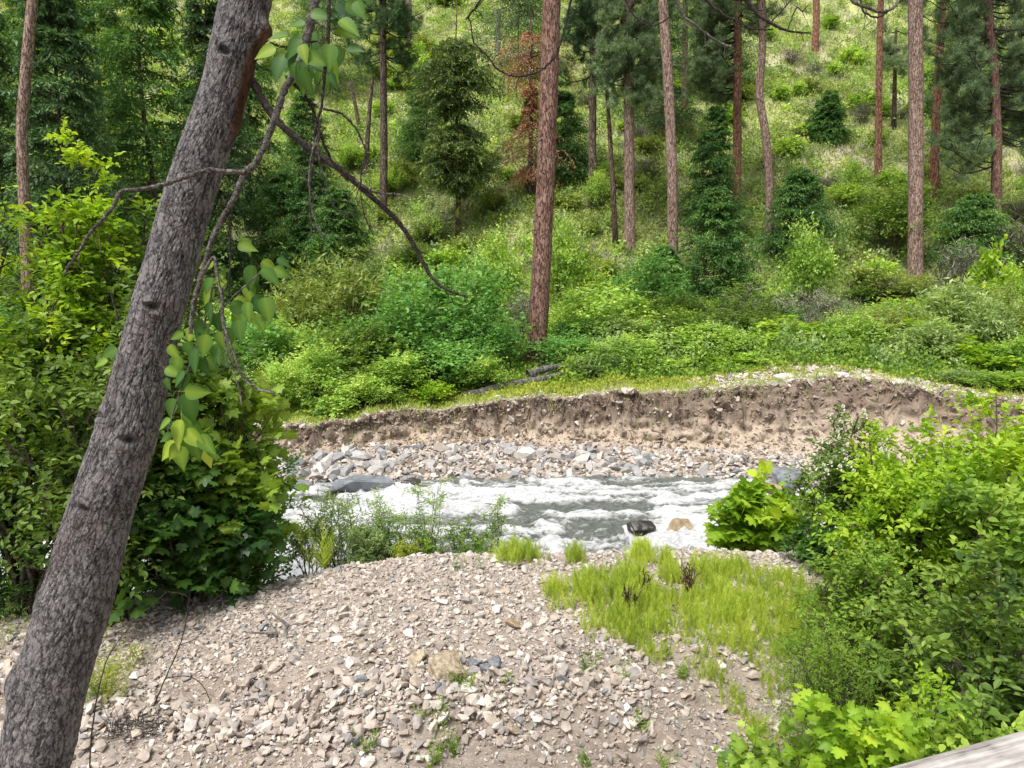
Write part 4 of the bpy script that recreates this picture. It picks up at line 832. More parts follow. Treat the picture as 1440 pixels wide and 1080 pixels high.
nS, nA = 1000, 280
Pp = smooth_path(np.array(pts), nS); rad = smooth_path(np.array(rr)[:, None].repeat(3, 1), nS)[:, 0]
T = nrm(np.gradient(Pp, axis=0)); U = nrm(np.cross(T, [0, 1., 0])); B = nrm(np.cross(U, T)); B *= np.sign(B[:, 1:2])
a = np.linspace(0, 2*pi, nA, endpoint=False)[None]; sl = np.concatenate([[0], np.cumsum(np.linalg.norm(np.diff(Pp, axis=0), axis=1))])[:, None]
Rm_ = .19
cx = np.cos(a)*Rm_; sx_ = np.sin(a)*Rm_
def n3(f, s, o=4, zs=.35):   # seamless around the stem
    return .5*(fbm(cx*f+40, sl*f*zs+sx_*f*.35, s, o)+fbm(sx_*f+60, sl*f*zs+cx*f*.35, s+3, o))
w_ = n3(6, 2)*.06
def ring(f, s, zs): return np.abs(.5*fbm((a/(2*pi))*nA*0+np.cos(a)*Rm_*f+w_*f, sl*f*zs+np.sin(a)*Rm_*f*.8, s, 3)+.5*fbm(np.sin(a)*Rm_*f+w_*f+20, sl*f*zs+np.cos(a)*Rm_*f*.8, s+2, 3))
r1 = ring(34, 1, .22); r2 = ring(80, 6, .45); 
crk = 1-sst(0, .10, r1); crk2 = 1-sst(0, .12, r2)
disp = .009*n3(5, 4, 3)-.0035*crk-.0028*crk2+.004*n3(30, 8, 3, .6)+.0035*n3(90, 9, 3, .8)
def bump_at(px, py, sa, amp, ws, wa, seed=0):
    q = at(px, py, 3.5); i = np.argmin(np.abs((Pp[:, 0]-q[0])**2*.2+(Pp[:, 2]-q[2])**2)); ds = (sl-sl[i])/ws; da = (np.angle(np.exp(1j*(a-sa))))/wa
    return amp*np.exp(-ds**2-da**2)
# a: pi faces the bridge; smaller/greater angles go to the sides
sgn = 1.0 if (U[500]@np.array([1., 0, 0])) > 0 else -1.0
right = pi/2 if sgn > 0 else 3*pi/2; left = 2*pi-right; fc = pi; dr = (right-fc)
disp = disp+bump_at(380, 30, fc+dr*.9, .055, .06, .45)+bump_at(345, 165, fc+dr*.95, .022, .08, .35)+bump_at(25, 935, fc-dr*.8, .03, .07, .5)+bump_at(282, 410, fc+dr*.8, .016, .09, .4)
for (px, py, o_, wv) in [(240, 432, .1, .05), (150, 585, -.55, .05), (140, 700, -.1, .06), (175, 605, .35, .06), (300, 75, 0, .05), (90, 830, -.5, .05)]:
    g_ = bump_at(px, py, fc+dr*o_, 1, wv, .55); disp = disp+.018*g_-.040*bump_at(px, py, fc+dr*o_, 1, wv*.3, .25); crk = np.clip(crk+1.3*bump_at(px, py, fc+dr*o_, 1, wv*.3, .25)+.35*g_*(n3(40, 5)>0), 0, 1)
scar = np.clip(1.3*sst(.0, .6, bump_at(352, 95, fc+dr*.98, 1, .26, .50)+.35*n3(14, 5))*(sl > 0), 0, 1)
disp = disp-scar*.006
V = Pp[:, None]+(rad[:, None]+disp)[..., None]*(np.cos(a)[..., None]*B[:, None]+np.sin(a)[..., None]*U[:, None])
idx = np.arange(nS*nA).reshape(nS, nA); A_ = idx[:-1]; B_ = idx[1:]
F = np.stack([A_, np.roll(A_, -1, 1), np.roll(B_, -1, 1), B_], -1).reshape(-1, 4)
nn = np.cross(V[1, 1]-V[0, 0], V[1, 0]-V[0, 1]); 
if nn@(V[0, 0]-Pp[0]) < 0: F = F[:, ::-1]
mb = MB(); origin = base.copy(); mb.add((V-origin).reshape(-1, 3), F, np.clip(crk*.9+crk2*.45, 0, 1).ravel(), smooth=True)
m, nt, N, L = new_mat('cottonwood_bark')
at_ = N.new('ShaderNodeAttribute'); at_.attribute_name = 'rnd'; sc_ = N.new('ShaderNodeAttribute'); sc_.attribute_name = 'scar'
tc = N.new('ShaderNodeTexCoord'); n1 = N.new('ShaderNodeTexNoise'); n1.inputs['Scale'].default_value = 7; n1.inputs['Detail'].default_value = 10; n1.inputs['Roughness'].default_value = .7; L.new(tc.outputs['Object'], n1.inputs['Vector'])
n2 = N.new('ShaderNodeTexNoise'); n2.inputs['Scale'].default_value = 80; n2.inputs['Detail'].default_value = 6; n2.inputs['Roughness'].default_value = .7; L.new(tc.outputs['Object'], n2.inputs['Vector'])
vo = N.new('ShaderNodeTexVoronoi'); vo.feature = 'DISTANCE_TO_EDGE'; vo.inputs['Scale'].default_value = 30
mp = N.new('ShaderNodeMapping'); mp.inputs['Rotation'].default_value = (0, radians(-20), 0); mp.inputs['Scale'].default_value = (1, 1, .27); L.new(tc.outputs['Object'], mp.inputs['Vector'])
wx_ = N.new('ShaderNodeMix'); wx_.data_type = 'RGBA'; wx_.blend_type = 'LINEAR_LIGHT'; wx_.inputs[0].default_value = .07; L.new(mp.outputs[0], wx_.inputs[6]); L.new(n1.outputs['Color'], wx_.inputs[7]); L.new(wx_.outputs[2], vo.inputs['Vector'])
ve = N.new('ShaderNodeMapRange'); ve.inputs['From Max'].default_value = .075; ve.inputs['To Min'].default_value = .30; L.new(vo.outputs['Distance'], ve.inputs['Value'])
f = M(N, L, 'MULTIPLY_ADD', n2.outputs['Fac'], .55, M(N, L, 'MULTIPLY', n1.outputs['Fac'], .55))
cr = ramp(N, [(.38, (.085, .079, .083)), (.52, (.185, .172, .178)), (.70, (.33, .31, .31))]); L.new(f, cr.inputs['Fac'])
mu = N.new('ShaderNodeMix'); mu.data_type = 'RGBA'; mu.blend_type = 'MIX'; L.new(M(N, L, 'MULTIPLY', at_.outputs['Fac'], .8), mu.inputs[0]); L.new(cr.outputs[0], mu.inputs[6]); mu.inputs[7].default_value = (.035, .031, .032, 1)
m2 = N.new('ShaderNodeMix'); m2.data_type = 'RGBA'; m2.blend_type = 'MULTIPLY'; m2.inputs[0].default_value = 1; cc = N.new('ShaderNodeCombineColor'); [L.new(ve.outputs[0], cc.inputs[k]) for k in range(3)]; L.new(mu.outputs[2], m2.inputs[6]); L.new(cc.outputs[0], m2.inputs[7])
m3 = N.new('ShaderNodeMix'); m3.data_type = 'RGBA'; L.new(sc_.outputs['Fac'], m3.inputs[0]); L.new(m2.outputs[2], m3.inputs[6]); cs = ramp(N, [(.35, (.035, .016, .010)), (.6, (.14, .07, .042)), (.8, (.26, .17, .12))]); L.new(n1.outputs['Fac'], cs.inputs[0]); L.new(cs.outputs[0], m3.inputs[7])
p = N.new('ShaderNodeBsdfPrincipled'); p.inputs['Roughness'].default_value = .85; p.inputs['Specular IOR Level'].default_value = .25; L.new(m3.outputs[2], p.inputs['Base Color'])
b = N.new('ShaderNodeBump'); b.inputs['Strength'].default_value = .8; b.inputs['Distance'].default_value = .006; L.new(M(N, L, 'ADD', n2.outputs['Fac'], ve.outputs[0]), b.inputs['Height']); L.new(b.outputs[0], p.inputs['Normal'])
o = N.new('ShaderNodeOutputMaterial'); L.new(p.outputs[0], o.inputs['Surface'])
me = mb.mesh('trunk', m); sa = me.attributes.new('scar', 'FLOAT', 'POINT'); sa.data.foreach_set('value', scar.ravel().astype(np.float32))
TREE = thing('leaning_tree', 'grey barked cottonwood leaning right across the left foreground, with bare limbs and broad leaves', 'tree', origin, parts=[('trunk', me)])
rb = np.random.default_rng(91)
def limb(path, w0, w1, Y=3.3, Y1=None, mat='twig', name='branch', wob=.5, parent=TREE, sub=True):
    Y1 = Y if Y1 is None else Y1; n = len(path); q = np.array([at(px, py, Y+(Y1-Y)*i/(n-1)) for i, (px, py) in enumerate(path)])
    m_ = max(12, n*7); P = smooth_path(q, m_); dep = Y; r = np.linspace(w0, w1, m_)/2/FOC*dep*(1+.16*rb.normal(0, 1, m_)*.6)
    P[1:-1] += rb.normal(0, wob*.0022, (m_-2, 3)); org = np.array(parent.location)
    mb = MB(); V, F = tubes((P-org)[None], r[None], 8); mb.add(V, F, smooth=True)
    if sub:   # little spurs and side twigs
        k = max(2, m_//7); S_, _, _ = grow(rb, (P-org)[None], k, .25, 1., .09, 1., -.2, .2, 5, wob=.12); V, F = tubes(S_, np.linspace(.0022, .001, 5)[None], 4); mb.add(V, F, smooth=True)
    link(name, mb.mesh(name, MT[mat]), parent); return P
limb([(455, -420), (470, -250), (458, -120), (450, -30), (437, 30), (424, 82), (398, 132), (383, 178), (362, 225), (345, 243), (331, 275), (303, 325), (288, 372), (272, 430), (268, 470)], 13, 6, 3.35, 3.15, sub=True)
limb([(345, 243), (318, 241), (290, 240), (262, 249), (235, 258), (200, 266), (170, 270), (160, 290), (142, 312), (128, 326), (112, 352), (90, 385)], 7, 4, 3.12, 3.05)
limb([(340, 100), (358, 120), (384, 163), (430, 205), (480, 240), (522, 276), (560, 312), (585, 350), (604, 385), (625, 406), (658, 418)], 12, 3.5, 3.6, 3.6, 'twigd')
limb([(497, 252), (515, 264), (530, 271), (565, 274)], 5, 2, 3.6, 3.55, 'twig')
limb([(413, 118), (425, 130), (438, 150), (446, 172), (455, 200), (470, 232), (490, 255)], 5, 3, 3.3, 3.5, 'twigd')
limb([(475, -300), (466, -100), (463, 10), (461, 60), (456, 110), (452, 150), (444, 180), (440, 230), (436, 270), (438, 330)], 6, 2.5, 3.2, 3.2, 'twigd')
limb([(455, 153), (480, 160), (500, 180), (512, 205), (515, 222), (508, 240), (508, 275), (513, 305), (526, 332)], 3.5, 1.5, 3.2, 3.2, 'twigd')
limb([(450, 170), (448, 205), (452, 240), (460, 262), (470, 290), (485, 305)], 3.2, 1.3, 3.2, 3.1, 'twigd')
limb([(447, 190), (437, 225), (435, 262), (440, 300), (455, 338)], 3.2, 1.3, 3.2, 3.1, 'twig')
limb([(436, 270), (425, 235), (419, 250), (432, 256)], 1.8, 1, 3.2, 3.2, 'twigd', sub=False)
limb([(280, 395), (300, 362), (305, 385), (312, 420), (314, 455), (330, 500), (341, 530), (362, 547), (386, 553)], 5, 3, 3.15, 3.0)
limb([(313, 455), (320, 500), (334, 540), (340, 570)], 3.4, 1.6, 3.1, 3.0)
limb([(312, 275), (321, 300), (323, 350), (322, 415)], 4, 2.5, 3.2, 3.2, 'twigd')
# boughs above the picture with thin twigs hanging back into it
limb([(410, -230), (560, -170), (700, -120), (880, -100), (1060, -95), (1260, -80), (1420, -90)], 34, 14, 3.68, 4.6, 'twig', sub=False)
YB = 4.2
limb([(820, -104), (812, -40), (803, 0), (793, 43), (782, 77), (763, 97), (745, 105), (727, 108), (710, 103), (697, 95), (687, 80), (667, 60), (662, 33), (660, 23), (680, 0), (700, -30)], 3.6, 1.5, YB, YB, 'twigd')
limb([(900, -100), (940, -20), (960, 20), (980, 37), (1007, 57), (1032, 68)], 5, 2.5, YB, YB, 'twig')
limb([(930, -100), (975, -30), (993, 0), (1017, 20), (1037, 30), (1060, 41), (1087, 41)], 5, 2, YB, YB, 'twigd')
limb([(1000, -95), (1030, -40), (1050, 0), (1063, 17), (1083, 32), (1107, 43), (1140, 47)], 8, 2.5, YB, YB, 'twigd')
limb([(1083, 32), (1100, 15), (1112, 0)], 2.5, 1.5, YB, YB, 'twigd'); limb([(1107, 43), (1120, 12), (1128, 16), (1137, 6)], 2, 1.2, YB, YB, 'twigd')
limb([(1150, -88), (1185, -30), (1198, 0), (1217, 10), (1240, 17), (1262, 8)], 6, 3, 4.4, 4.4, 'twig')
limb([(1205, -85), (1208, -30), (1212, 10), (1220, 20), (1235, 24), (1253, 13), (1267, 0), (1275, -20)], 3, 2, 4.4, 4.4, 'twigd')
limb([(850, -102), (870, -40), (880, 0), (893, 23), (910, 35), (928, 33), (942, 23)], 3, 1.5, YB, YB, 'twigd')
limb([(780, -108), (720, -60), (690, -20), (672, 5), (655, 28)], 4, 2, YB, YB, 'twigd')
# broad leaves
def leafset(lst, name, Y, up, seed):
    rg = np.random.default_rng(seed); P = []; D = []; Nn = []; S = []; C_ = []
    lst = [(px, py, s_*.78, a_+rg.normal(0, 12), c*rg.uniform(.5, .82) if c > .7 else c*rg.uniform(.6, 1)) for px, py, s_, a_, c in lst]+[(px+rg.normal(0, 13), py+rg.normal(0, 13), s_*rg.uniform(.5, .8), a_+rg.normal(0, 35), rg.uniform(.1, .75)) for px, py, s_, a_, c in lst]
    for (px, py, s, ang, c) in lst:
        A = radians(ang); yy = Y+rg.uniform(-.12, .12); P.append(at(px, py, yy)); D.append([math.sin(A), rg.uniform(-.35, .1), -math.cos(A)]); Nn.append([rg.normal(0, .35), -1+rg.normal(0, .15), .35+rg.normal(0, .25)]); S.append(s/FOC*Y*1.08); C_.append(c)
    mb = MB(); P = np.array(P)-np.array(TREE.location); leaves(mb, 'cott', P, np.array(D), np.array(Nn), np.array(S), np.array(C_), smooth=True); link(name, mb.mesh(name, MT['cott']), TREE)
y_, d_, g_ = 1.0, .15, .55
leafset([(388, 68, 38, -60, y_), (425, 62, 44, 20, y_), (410, 70, 50, 5, d_), (398, 80, 42, -10, d_), (430, 78, 40, 60, g_), (446, 70, 46, 25, .7), (455, 78, 48, 40, y_), (470, 42, 40, 70, y_), (478, 28, 40, 55, y_), (500, 2, 34, 35, y_), (415, 92, 45, 0, y_), (432, 92, 46, -12, y_), (425, 95, 44, 10, .3), (464, 62, 42, 20, g_), (474, 64, 44, 10, y_), (440, 45, 40, 10, .8), (405, 50, 32, -80, .8), (486, 5, 40, 75, y_), (452, 100, 42, 15, .8), (437, 20, 34, 80, g_)], 'leaves', 3.3, 0, 5)
leafset([(352, 380, 44, -5, .35), (368, 378, 40, 80, .5), (358, 396, 34, 10, d_), (358, 415, 44, 20, d_), (372, 418, 46, 8, y_), (364, 440, 34, 15, g_), (330, 420, 60, 40, y_), (296, 425, 34, 5, .3), (284, 450, 32, -10, d_), (305, 440, 38, 0, d_), (335, 450, 38, 10, .8), (318, 460, 44, 10, .5), (262, 480, 34, 20, .3), (277, 490, 44, 10, d_), (291, 502, 32, 30, .45), (258, 520, 40, -15, d_), (262, 552, 56, 5, d_), (255, 590, 52, -20, y_), (266, 590, 46, 10, .45), (282, 612, 42, 40, .5), (272, 610, 50, 0, .3), (248, 622, 46, -35, .9), (288, 625, 42, 20, y_), (240, 590, 30, -60, .8), (165, 490, 34, -60, .5), (300, 368, 30, -70, y_), (385, 378, 34, 55, .5), (335, 343, 34, 75, y_), (250, 500, 40, 10, .8), (290, 470, 40, -5, y_), (300, 405, 36, -30, y_), (270, 460, 30, -30, y_), (243, 560, 36, -10, .25), (345, 440, 40, 0, .8), (320, 480, 40, 5, .4)], 'leaves', 3.25, 0, 6)
limb([(372, 378), (350, 398), (325, 420), (300, 450), (285, 475)], 2.6, 2, 3.25, 3.25, 'twig', 'twig', sub=False)
limb([(300, 400), (288, 452), (268, 510), (250, 560), (235, 610)], 3, 2, 3.2, 3.2, 'twig', 'twig', sub=False)
limb([(380, 60), (400, 66), (430, 60), (446, 58)], 3, 2.5, 3.3, 3.3, 'twigd', 'twig', sub=False); limb([(440, 30), (470, 40), (490, 10)], 2.4, 1.6, 3.3, 3.3, 'twig', 'twig', sub=False)

# ================================================================== NEAR SHRUBS
def near(name, label, px, pyt, Y, wpx, seed, cat='shrub', **kw):
    dep = Y/(CP+(540-(pyt+80))/FOC*SP); x = (px-720)/FOC*dep; g = float(H(x, Y)); h = zrow(pyt, Y)-g; w = wpx/FOC*dep
    return thing(name, label, cat, (x, Y, g), parts=shrub(seed, h, w, **kw))
near('tall_shrub', 'tall green leafy shrub around the foot of the highest yellow green top', 125, 190, 9.2, 215, 401, leaf='ovate', size=.10, mat='bright', stems=16, k1=18, k2=8, nl=9, L1=.15, L2=.09, hollow=.12, up=.5, stem_r=.022)
near('tall_shrub', 'narrow yellow green top rising highest of the left shrubs', 122, 112, 9.0, 110, 411, leaf='ovate', size=.085, mat='lime', stems=12, k1=20, k2=6, nl=8, L1=.10, L2=.06, hollow=.45, up=.6, stem_r=.015)
near('tall_shrub', 'yellow green leafy shrub cut by the left edge', -5, 235, 8.6, 230, 402, leaf='ovate', size=.085, mat='lime', stems=11, k1=13, k2=6, nl=8, L1=.20, L2=.11, hollow=.4, up=.5, stem_r=.02)
near('tall_shrub', 'wide green shrub filling the left side below the highest yellow green top', 120, 330, 8.3, 330, 403, leaf='ovate', size=.09, mat='mid', stems=16, k1=14, k2=7, nl=8, L1=.22, L2=.13, hollow=.2, up=.25, stem_r=.022)
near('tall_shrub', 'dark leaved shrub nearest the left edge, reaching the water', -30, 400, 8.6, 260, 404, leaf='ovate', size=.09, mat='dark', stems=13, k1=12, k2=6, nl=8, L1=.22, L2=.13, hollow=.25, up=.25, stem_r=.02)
near('tall_shrub', 'green shrub with pointed leaves just behind the leaning trunk', 235, 300, 9.5, 200, 405, leaf='ovate', size=.09, mat='mid', stems=12, k1=14, k2=6, nl=8, L1=.24, L2=.13, hollow=.1, up=.3, stem_r=.02)
near('maple_bush', 'bright maple leaved bush right of the leaning trunk at the water edge', 315, 485, 9.3, 190, 406, cat='bush', leaf='palm', size=.19, mat='bright', stems=11, k1=9, k2=4, nl=5, L1=.26, L2=.14, hollow=.15, up=.2, stem_r=.014)
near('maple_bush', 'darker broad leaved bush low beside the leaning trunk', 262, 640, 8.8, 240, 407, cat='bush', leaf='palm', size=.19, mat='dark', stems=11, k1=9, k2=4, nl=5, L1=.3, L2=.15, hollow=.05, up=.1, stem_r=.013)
near('leafy_bush', 'small leaved bush at the right end of the left thicket', 345, 600, 9.7, 130, 408, cat='bush', leaf='ovate', size=.07, mat='teal', stems=10, k1=9, k2=5, nl=7, L1=.3, L2=.15, hollow=.1, up=.2)
near('leafy_bush', 'low dark bush on the mound edge below the maple leaves', 330, 740, 9.1, 150, 409, cat='bush', leaf='ovate', size=.06, mat='mid', stems=10, k1=8, k2=5, nl=6, L1=.35, L2=.18, hollow=.05, up=.1)
near('leafy_bush', 'low shaded bush at the left edge above the gravel', 25, 800, 8.6, 120, 410, cat='bush', leaf='long', size=.08, mat='dark', stems=10, k1=8, k2=4, nl=6, L1=.35, L2=.18, hollow=.05, up=.1)
# willow saplings by the water
for (px, pyt, Y, w, lb, mt) in [(478, 668, 10.4, 120, 'densest willow sapling clump at the water edge left of centre', 'pale'), (435, 705, 10.0, 90, 'thin willow sapling left of the densest clump', 'pale'), (545, 700, 10.5, 110, 'spreading willow sapling right of the densest clump', 'pale'), (604, 655, 10.6, 70, 'tallest wispy willow sapling before the white rapids', 'pale'),
                        (655, 725, 10.6, 80, 'low willow sapling with dry stems, left of the first horsetail clump', 'bright'), (697, 695, 10.7, 60, 'sparse wispy sapling with curled leaves before the rapids', 'pale'), (590, 745, 10.2, 80, 'small leafy sapling in front of the wispy ones', 'bright'), (520, 735, 10.1, 100, 'bushy low willow in the middle of the saplings', 'pale')]:
    dense = lb.startswith(('dens', 'bushy', 'spread'))
    near('willow_sapling', lb, px, pyt, Y, w, 420+px, cat='sapling', leaf='long', size=.075, mat=mt, stems=18 if dense else 9, k1=6, k2=3, nl=7, L1=.26, L2=.13, hollow=.3, up=.9, stem_r=.006, stemmat='stem')
near('yellow_bush', 'little yellow green bush at the foot of the saplings', 572, 757, 9.9, 46, 431, cat='bush', leaf='long', size=.05, mat='yellow', stems=9, k1=5, k2=3, nl=8, L1=.3, L2=.16, hollow=.2, up=.5, stem_r=.005)
# right hand thicket
near('flowering_shrub', 'shrub with small white blossoms at its top, left side of the right thicket', 1195, 580, 9.2, 190, 440, leaf='ovate', size=.065, mat='mid', stems=12, k1=13, k2=6, nl=7, L1=.24, L2=.12, hollow=.3, up=.4, stem_r=.02, flowers=60)
near('maple_bush', 'lime green broad leaved bush beside the water, left end of the right thicket', 1068, 682, 10.0, 160, 441, cat='bush', leaf='palm', size=.20, mat='lime', stems=12, k1=7, k2=4, nl=5, L1=.28, L2=.14, hollow=.15, up=.3, stem_r=.01)
near('leafy_shrub', 'largest yellow green shrub of the right thicket, highest at the right edge', 1385, 545, 7.6, 330, 442, leaf='ovate', size=.085, mat='lime', stems=17, k1=15, k2=7, nl=8, L1=.22, L2=.11, hollow=.2, up=.35, stem_r=.008)
near('leafy_shrub', 'yellow green shrub with reddish tips left of the largest right one', 1275, 600, 7.4, 260, 443, leaf='ovate', size=.07, mat='lime', stems=15, k1=14, k2=7, nl=8, L1=.22, L2=.11, hollow=.2, up=.35, stem_r=.014)
near('leafy_shrub', 'green shrub cut by the right edge at mid height', 1450, 640, 6.2, 300, 444, leaf='ovate', size=.085, mat='bright', stems=15, k1=13, k2=6, nl=8, L1=.26, L2=.13, hollow=.12, up=.3, stem_r=.014)
near('leafy_shrub', 'small leaved bright shrub in the middle of the right thicket', 1235, 765, 6.2, 260, 445, leaf='ovate', size=.048, mat='bright', stems=16, k1=13, k2=7, nl=9, L1=.26, L2=.13, hollow=.08, up=.2, stem_r=.010)
near('leafy_shrub', 'dark oval leaved shrub above the wooden rail', 1400, 765, 5.0, 290, 446, leaf='ovate', size=.08, mat='mid', stems=14, k1=11, k2=5, nl=7, L1=.28, L2=.14, hollow=.08, up=.2, stem_r=.010)
near('feathery_bush', 'feathery fine leaved green bush at the gravel edge of the right thicket', 1165, 850, 5.5, 180, 447, cat='bush', leaf='long', size=.035, mat='bright', stems=18, k1=10, k2=6, nl=9, L1=.3, L2=.15, hollow=.05, up=.3, stem_r=.005)
near('maple_bush', 'broad maple leaves low at the bottom edge, left of two such bushes', 1105, 990, 4.5, 150, 448, cat='bush', leaf='palm', size=.10, mat='bright', stems=9, k1=6, k2=3, nl=4, L1=.32, L2=.16, hollow=.2, up=.2, stem_r=.005)
near('maple_bush', 'broad maple leaves just above the end of the wooden rail', 1225, 955, 4.2, 190, 449, cat='bush', leaf='palm', size=.10, mat='lime', stems=10, k1=7, k2=3, nl=4, L1=.32, L2=.16, hollow=.2, up=.2, stem_r=.005)
near('leafy_bush', 'pale yellow green leafy bush between maple leaves and the dark oval leaved shrub', 1312, 930, 4.3, 120, 450, cat='bush', leaf='ovate', size=.045, mat='lime', stems=11, k1=8, k2=5, nl=7, L1=.3, L2=.15, hollow=.1, up=.3, stem_r=.005)
near('leafy_bush', 'low oval leaved bush right above the rail at the right edge', 1405, 960, 4.0, 200, 451, cat='bush', leaf='ovate', size=.07, mat='bright', stems=10, k1=7, k2=4, nl=6, L1=.3, L2=.16, hollow=.1, up=.2, stem_r=.006)
near('leafy_shrub', 'upright shrub with paired leaves behind the feathery bush', 1190, 775, 7.6, 110, 452, leaf='ovate', size=.07, mat='bright', stems=8, k1=7, k2=4, nl=6, L1=.28, L2=.14, hollow=.2, up=.5, stem_r=.008)
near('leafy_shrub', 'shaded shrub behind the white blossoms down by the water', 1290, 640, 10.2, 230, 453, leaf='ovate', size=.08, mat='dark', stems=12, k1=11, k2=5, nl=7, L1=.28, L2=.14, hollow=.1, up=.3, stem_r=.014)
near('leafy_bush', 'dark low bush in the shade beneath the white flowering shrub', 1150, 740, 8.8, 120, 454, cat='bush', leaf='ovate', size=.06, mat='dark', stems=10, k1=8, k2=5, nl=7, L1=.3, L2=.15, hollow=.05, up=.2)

# ---- horsetails
def horsetails(mb, rg, x, y, h):
    n = len(x); z = H(x, y)-.01; lean = rg.normal(0, .20, (n, 2))
    base_ = np.stack([x, y, z], 1); top = base_+np.stack([lean[:, 0]*h, lean[:, 1]*h, h], 1)
    s = np.linspace(0, 1, 3)[None, :, None]; P = base_[:, None]+(top-base_)[:, None]*s
    rn = rg.normal(.45, .2, n); V, F = tubes(P, (np.array([.0025, .0022, .001]))[None], 3); mb.add(V, F, np.repeat(rn, 9))
    W = 9; K = 7; t = np.linspace(.18, .97, W); i = np.repeat(np.arange(n), W*K); tt = np.tile(np.repeat(t, K), n)
    q = base_[i]+(top-base_)[i]*tt[:, None]; a = rg.uniform(0, 2*pi, len(i)); D = np.stack([np.cos(a)*.62, np.sin(a)*.62, np.full(len(i), .85)], 1)
    leaves(mb, 'needle', q, D, rg.normal(0, 1, D.shape), h[i]*.32*(1.15-tt*.7), rn[i]+rg.normal(0, .08, len(i)))
rg = np.random.default_rng(61); mb = MB()
clumps = [(800, 850, 40, .30), (830, 850, 70, .40), (860, 870, 80, .38), (885, 880, 60, .34), (800, 825, 30, .3), (900, 845, 70, .40), (935, 850, 60, .36), (960, 870, 60, .34), (925, 900, 50, .3), (900, 905, 40, .3), (955, 905, 40, .28), (985, 850, 60, .34), (1010, 870, 70, .33), (1040, 855, 70, .33), (1070, 870, 70, .33), (1100, 880, 60, .33), (1030, 900, 40, .28), (1065, 915, 40, .28), (1065, 935, 25, .22), (1110, 915, 50, .3), (1130, 940, 50, .3), (1120, 855, 50, .35), (1150, 870, 50, .35),
          (870, 830, 60, .36), (905, 815, 60, .34), (940, 815, 50, .3), (985, 820, 50, .34), (1020, 815, 60, .36), (1060, 815, 60, .36), (1090, 830, 60, .36), (850, 815, 30, .28), (1000, 960, 18, .22), (1030, 980, 16, .2), (1140, 975, 40, .26), (1105, 960, 26, .24), (1100, 1030, 30, .25), (1140, 1010, 40, .25), (1000, 930, 14, .2), (975, 945, 10, .16),(840,890,14,.2),(1085,980,10,.2)]
for (px, py, n, h) in clumps:
    q = ground(px, py); 
    for j in range(max(1, int(n/9))):
        k = 20; dx, dy = (rg.normal(0, .17), rg.normal(0, .15)) if n > 20 else (0, 0); ox = rg.normal(0, .055, k); oy = rg.normal(0, .05, k)
        horsetails(mb, rg, q[0]+dx+ox*1.6, q[1]+dy+oy*1.6, h*rg.uniform(.5, 1.0)*.85*np.clip(1.1-3.2*np.hypot(ox, oy), .3, 1)*rg.uniform(.85, 1.1, k))
k = 330; px = rg.uniform(365, 450, k); py = rg.uniform(785, 812, k); q = np.array([ground(a_, b_) for a_, b_ in zip(px, py)]); horsetails(mb, rg, q[:, 0], q[:, 1]+.25, rg.uniform(.35, .75, k))
tag(link('horsetails', mb.mesh('horsetails', MT['horse'])), 'dense patch of feathery yellow green horsetails on the gravel by the water', 'horsetails', kind='stuff')
for (px, py, n, h, sx, lb) in [(903, 786, 130, .29, .13, 'round dense horsetail clump standing before the dark wet rocks'), (728, 784, 130, .30, .28, 'wide low horsetail clump on the mound crest right of the saplings'), (810, 784, 60, .26, .10, 'small horsetail clump on the crest between two wider clumps'), (938, 795, 50, .26, .1, 'short horsetail clump just left of the white rock')]:
    Y = ground(px, py+4)[1]; c = at(px, py+4, Y); c[2] = 0; mb = MB(); x = c[0]+rg.normal(0, sx*.55, n); y = c[1]+rg.normal(0, .10, n); horsetails(mb, rg, x, y, h*rg.uniform(.75, 1.1, n)*(1-.25*np.abs(x-c[0])/sx))
    o = link('horsetail_clump', mb.mesh('horsetail_clump', MT['horse'])); tag(o, lb, 'horsetail clump')
# ---- little tufts in the gravel
def tuft(label, px, py, hpx, n, mat='mid', group=None, spread=.03, leaf='long'):
    q = ground(px, py); h = hpx/FOC*q[1]/CP; rg_ = np.random.default_rng(int(px*7+py)); mb = MB()
    b0 = np.stack([rg_.normal(0, spread, n), rg_.normal(0, spread, n), np.zeros(n)-.01], 1); D = nrm(np.stack([rg_.normal(0, .35, n), rg_.normal(0, .35, n), np.ones(n)], 1)); hh = (h*rg_.uniform(.5, 1.1, n))[:, None, None]; s = np.linspace(0, 1, 4)[None, :, None]
    P = b0[:, None]+D[:, None]*hh*s; V, F = tubes(P, np.array([.002, .002, .0015, .0008])[None], 3); mb.add(V, F, .4)
    p, D2, N2 = along(rg_, P, 9, .1, 1., .7, 1., .35); leaves(mb, leaf, p, D2, N2, min(h*.28, .05), rg_.normal(.5, .2, len(p)))
    return tag(link('green_tuft', (lambda me: me)(mb.mesh('green_tuft', MT[mat]))), label, 'plant', group), q
for (px, py, h) in [(515, 1060, 40), (622, 1040, 55), (606, 1078, 50), (637, 1066, 34), (826, 948, 38), (876, 958, 30), (901, 1030, 34), (900, 1012, 22), (648, 968, 34), (594, 1010, 24), (820, 1080, 24), (935, 1082, 26), (712, 960, 18), (1045, 1075, 30), (960, 955, 26)]:
    o, q = tuft('small green tuft sprouting alone in the bare gravel', px, py, h, 9, 'bright', 'small green tufts in the gravel'); o.location = [float(v) for v in q]
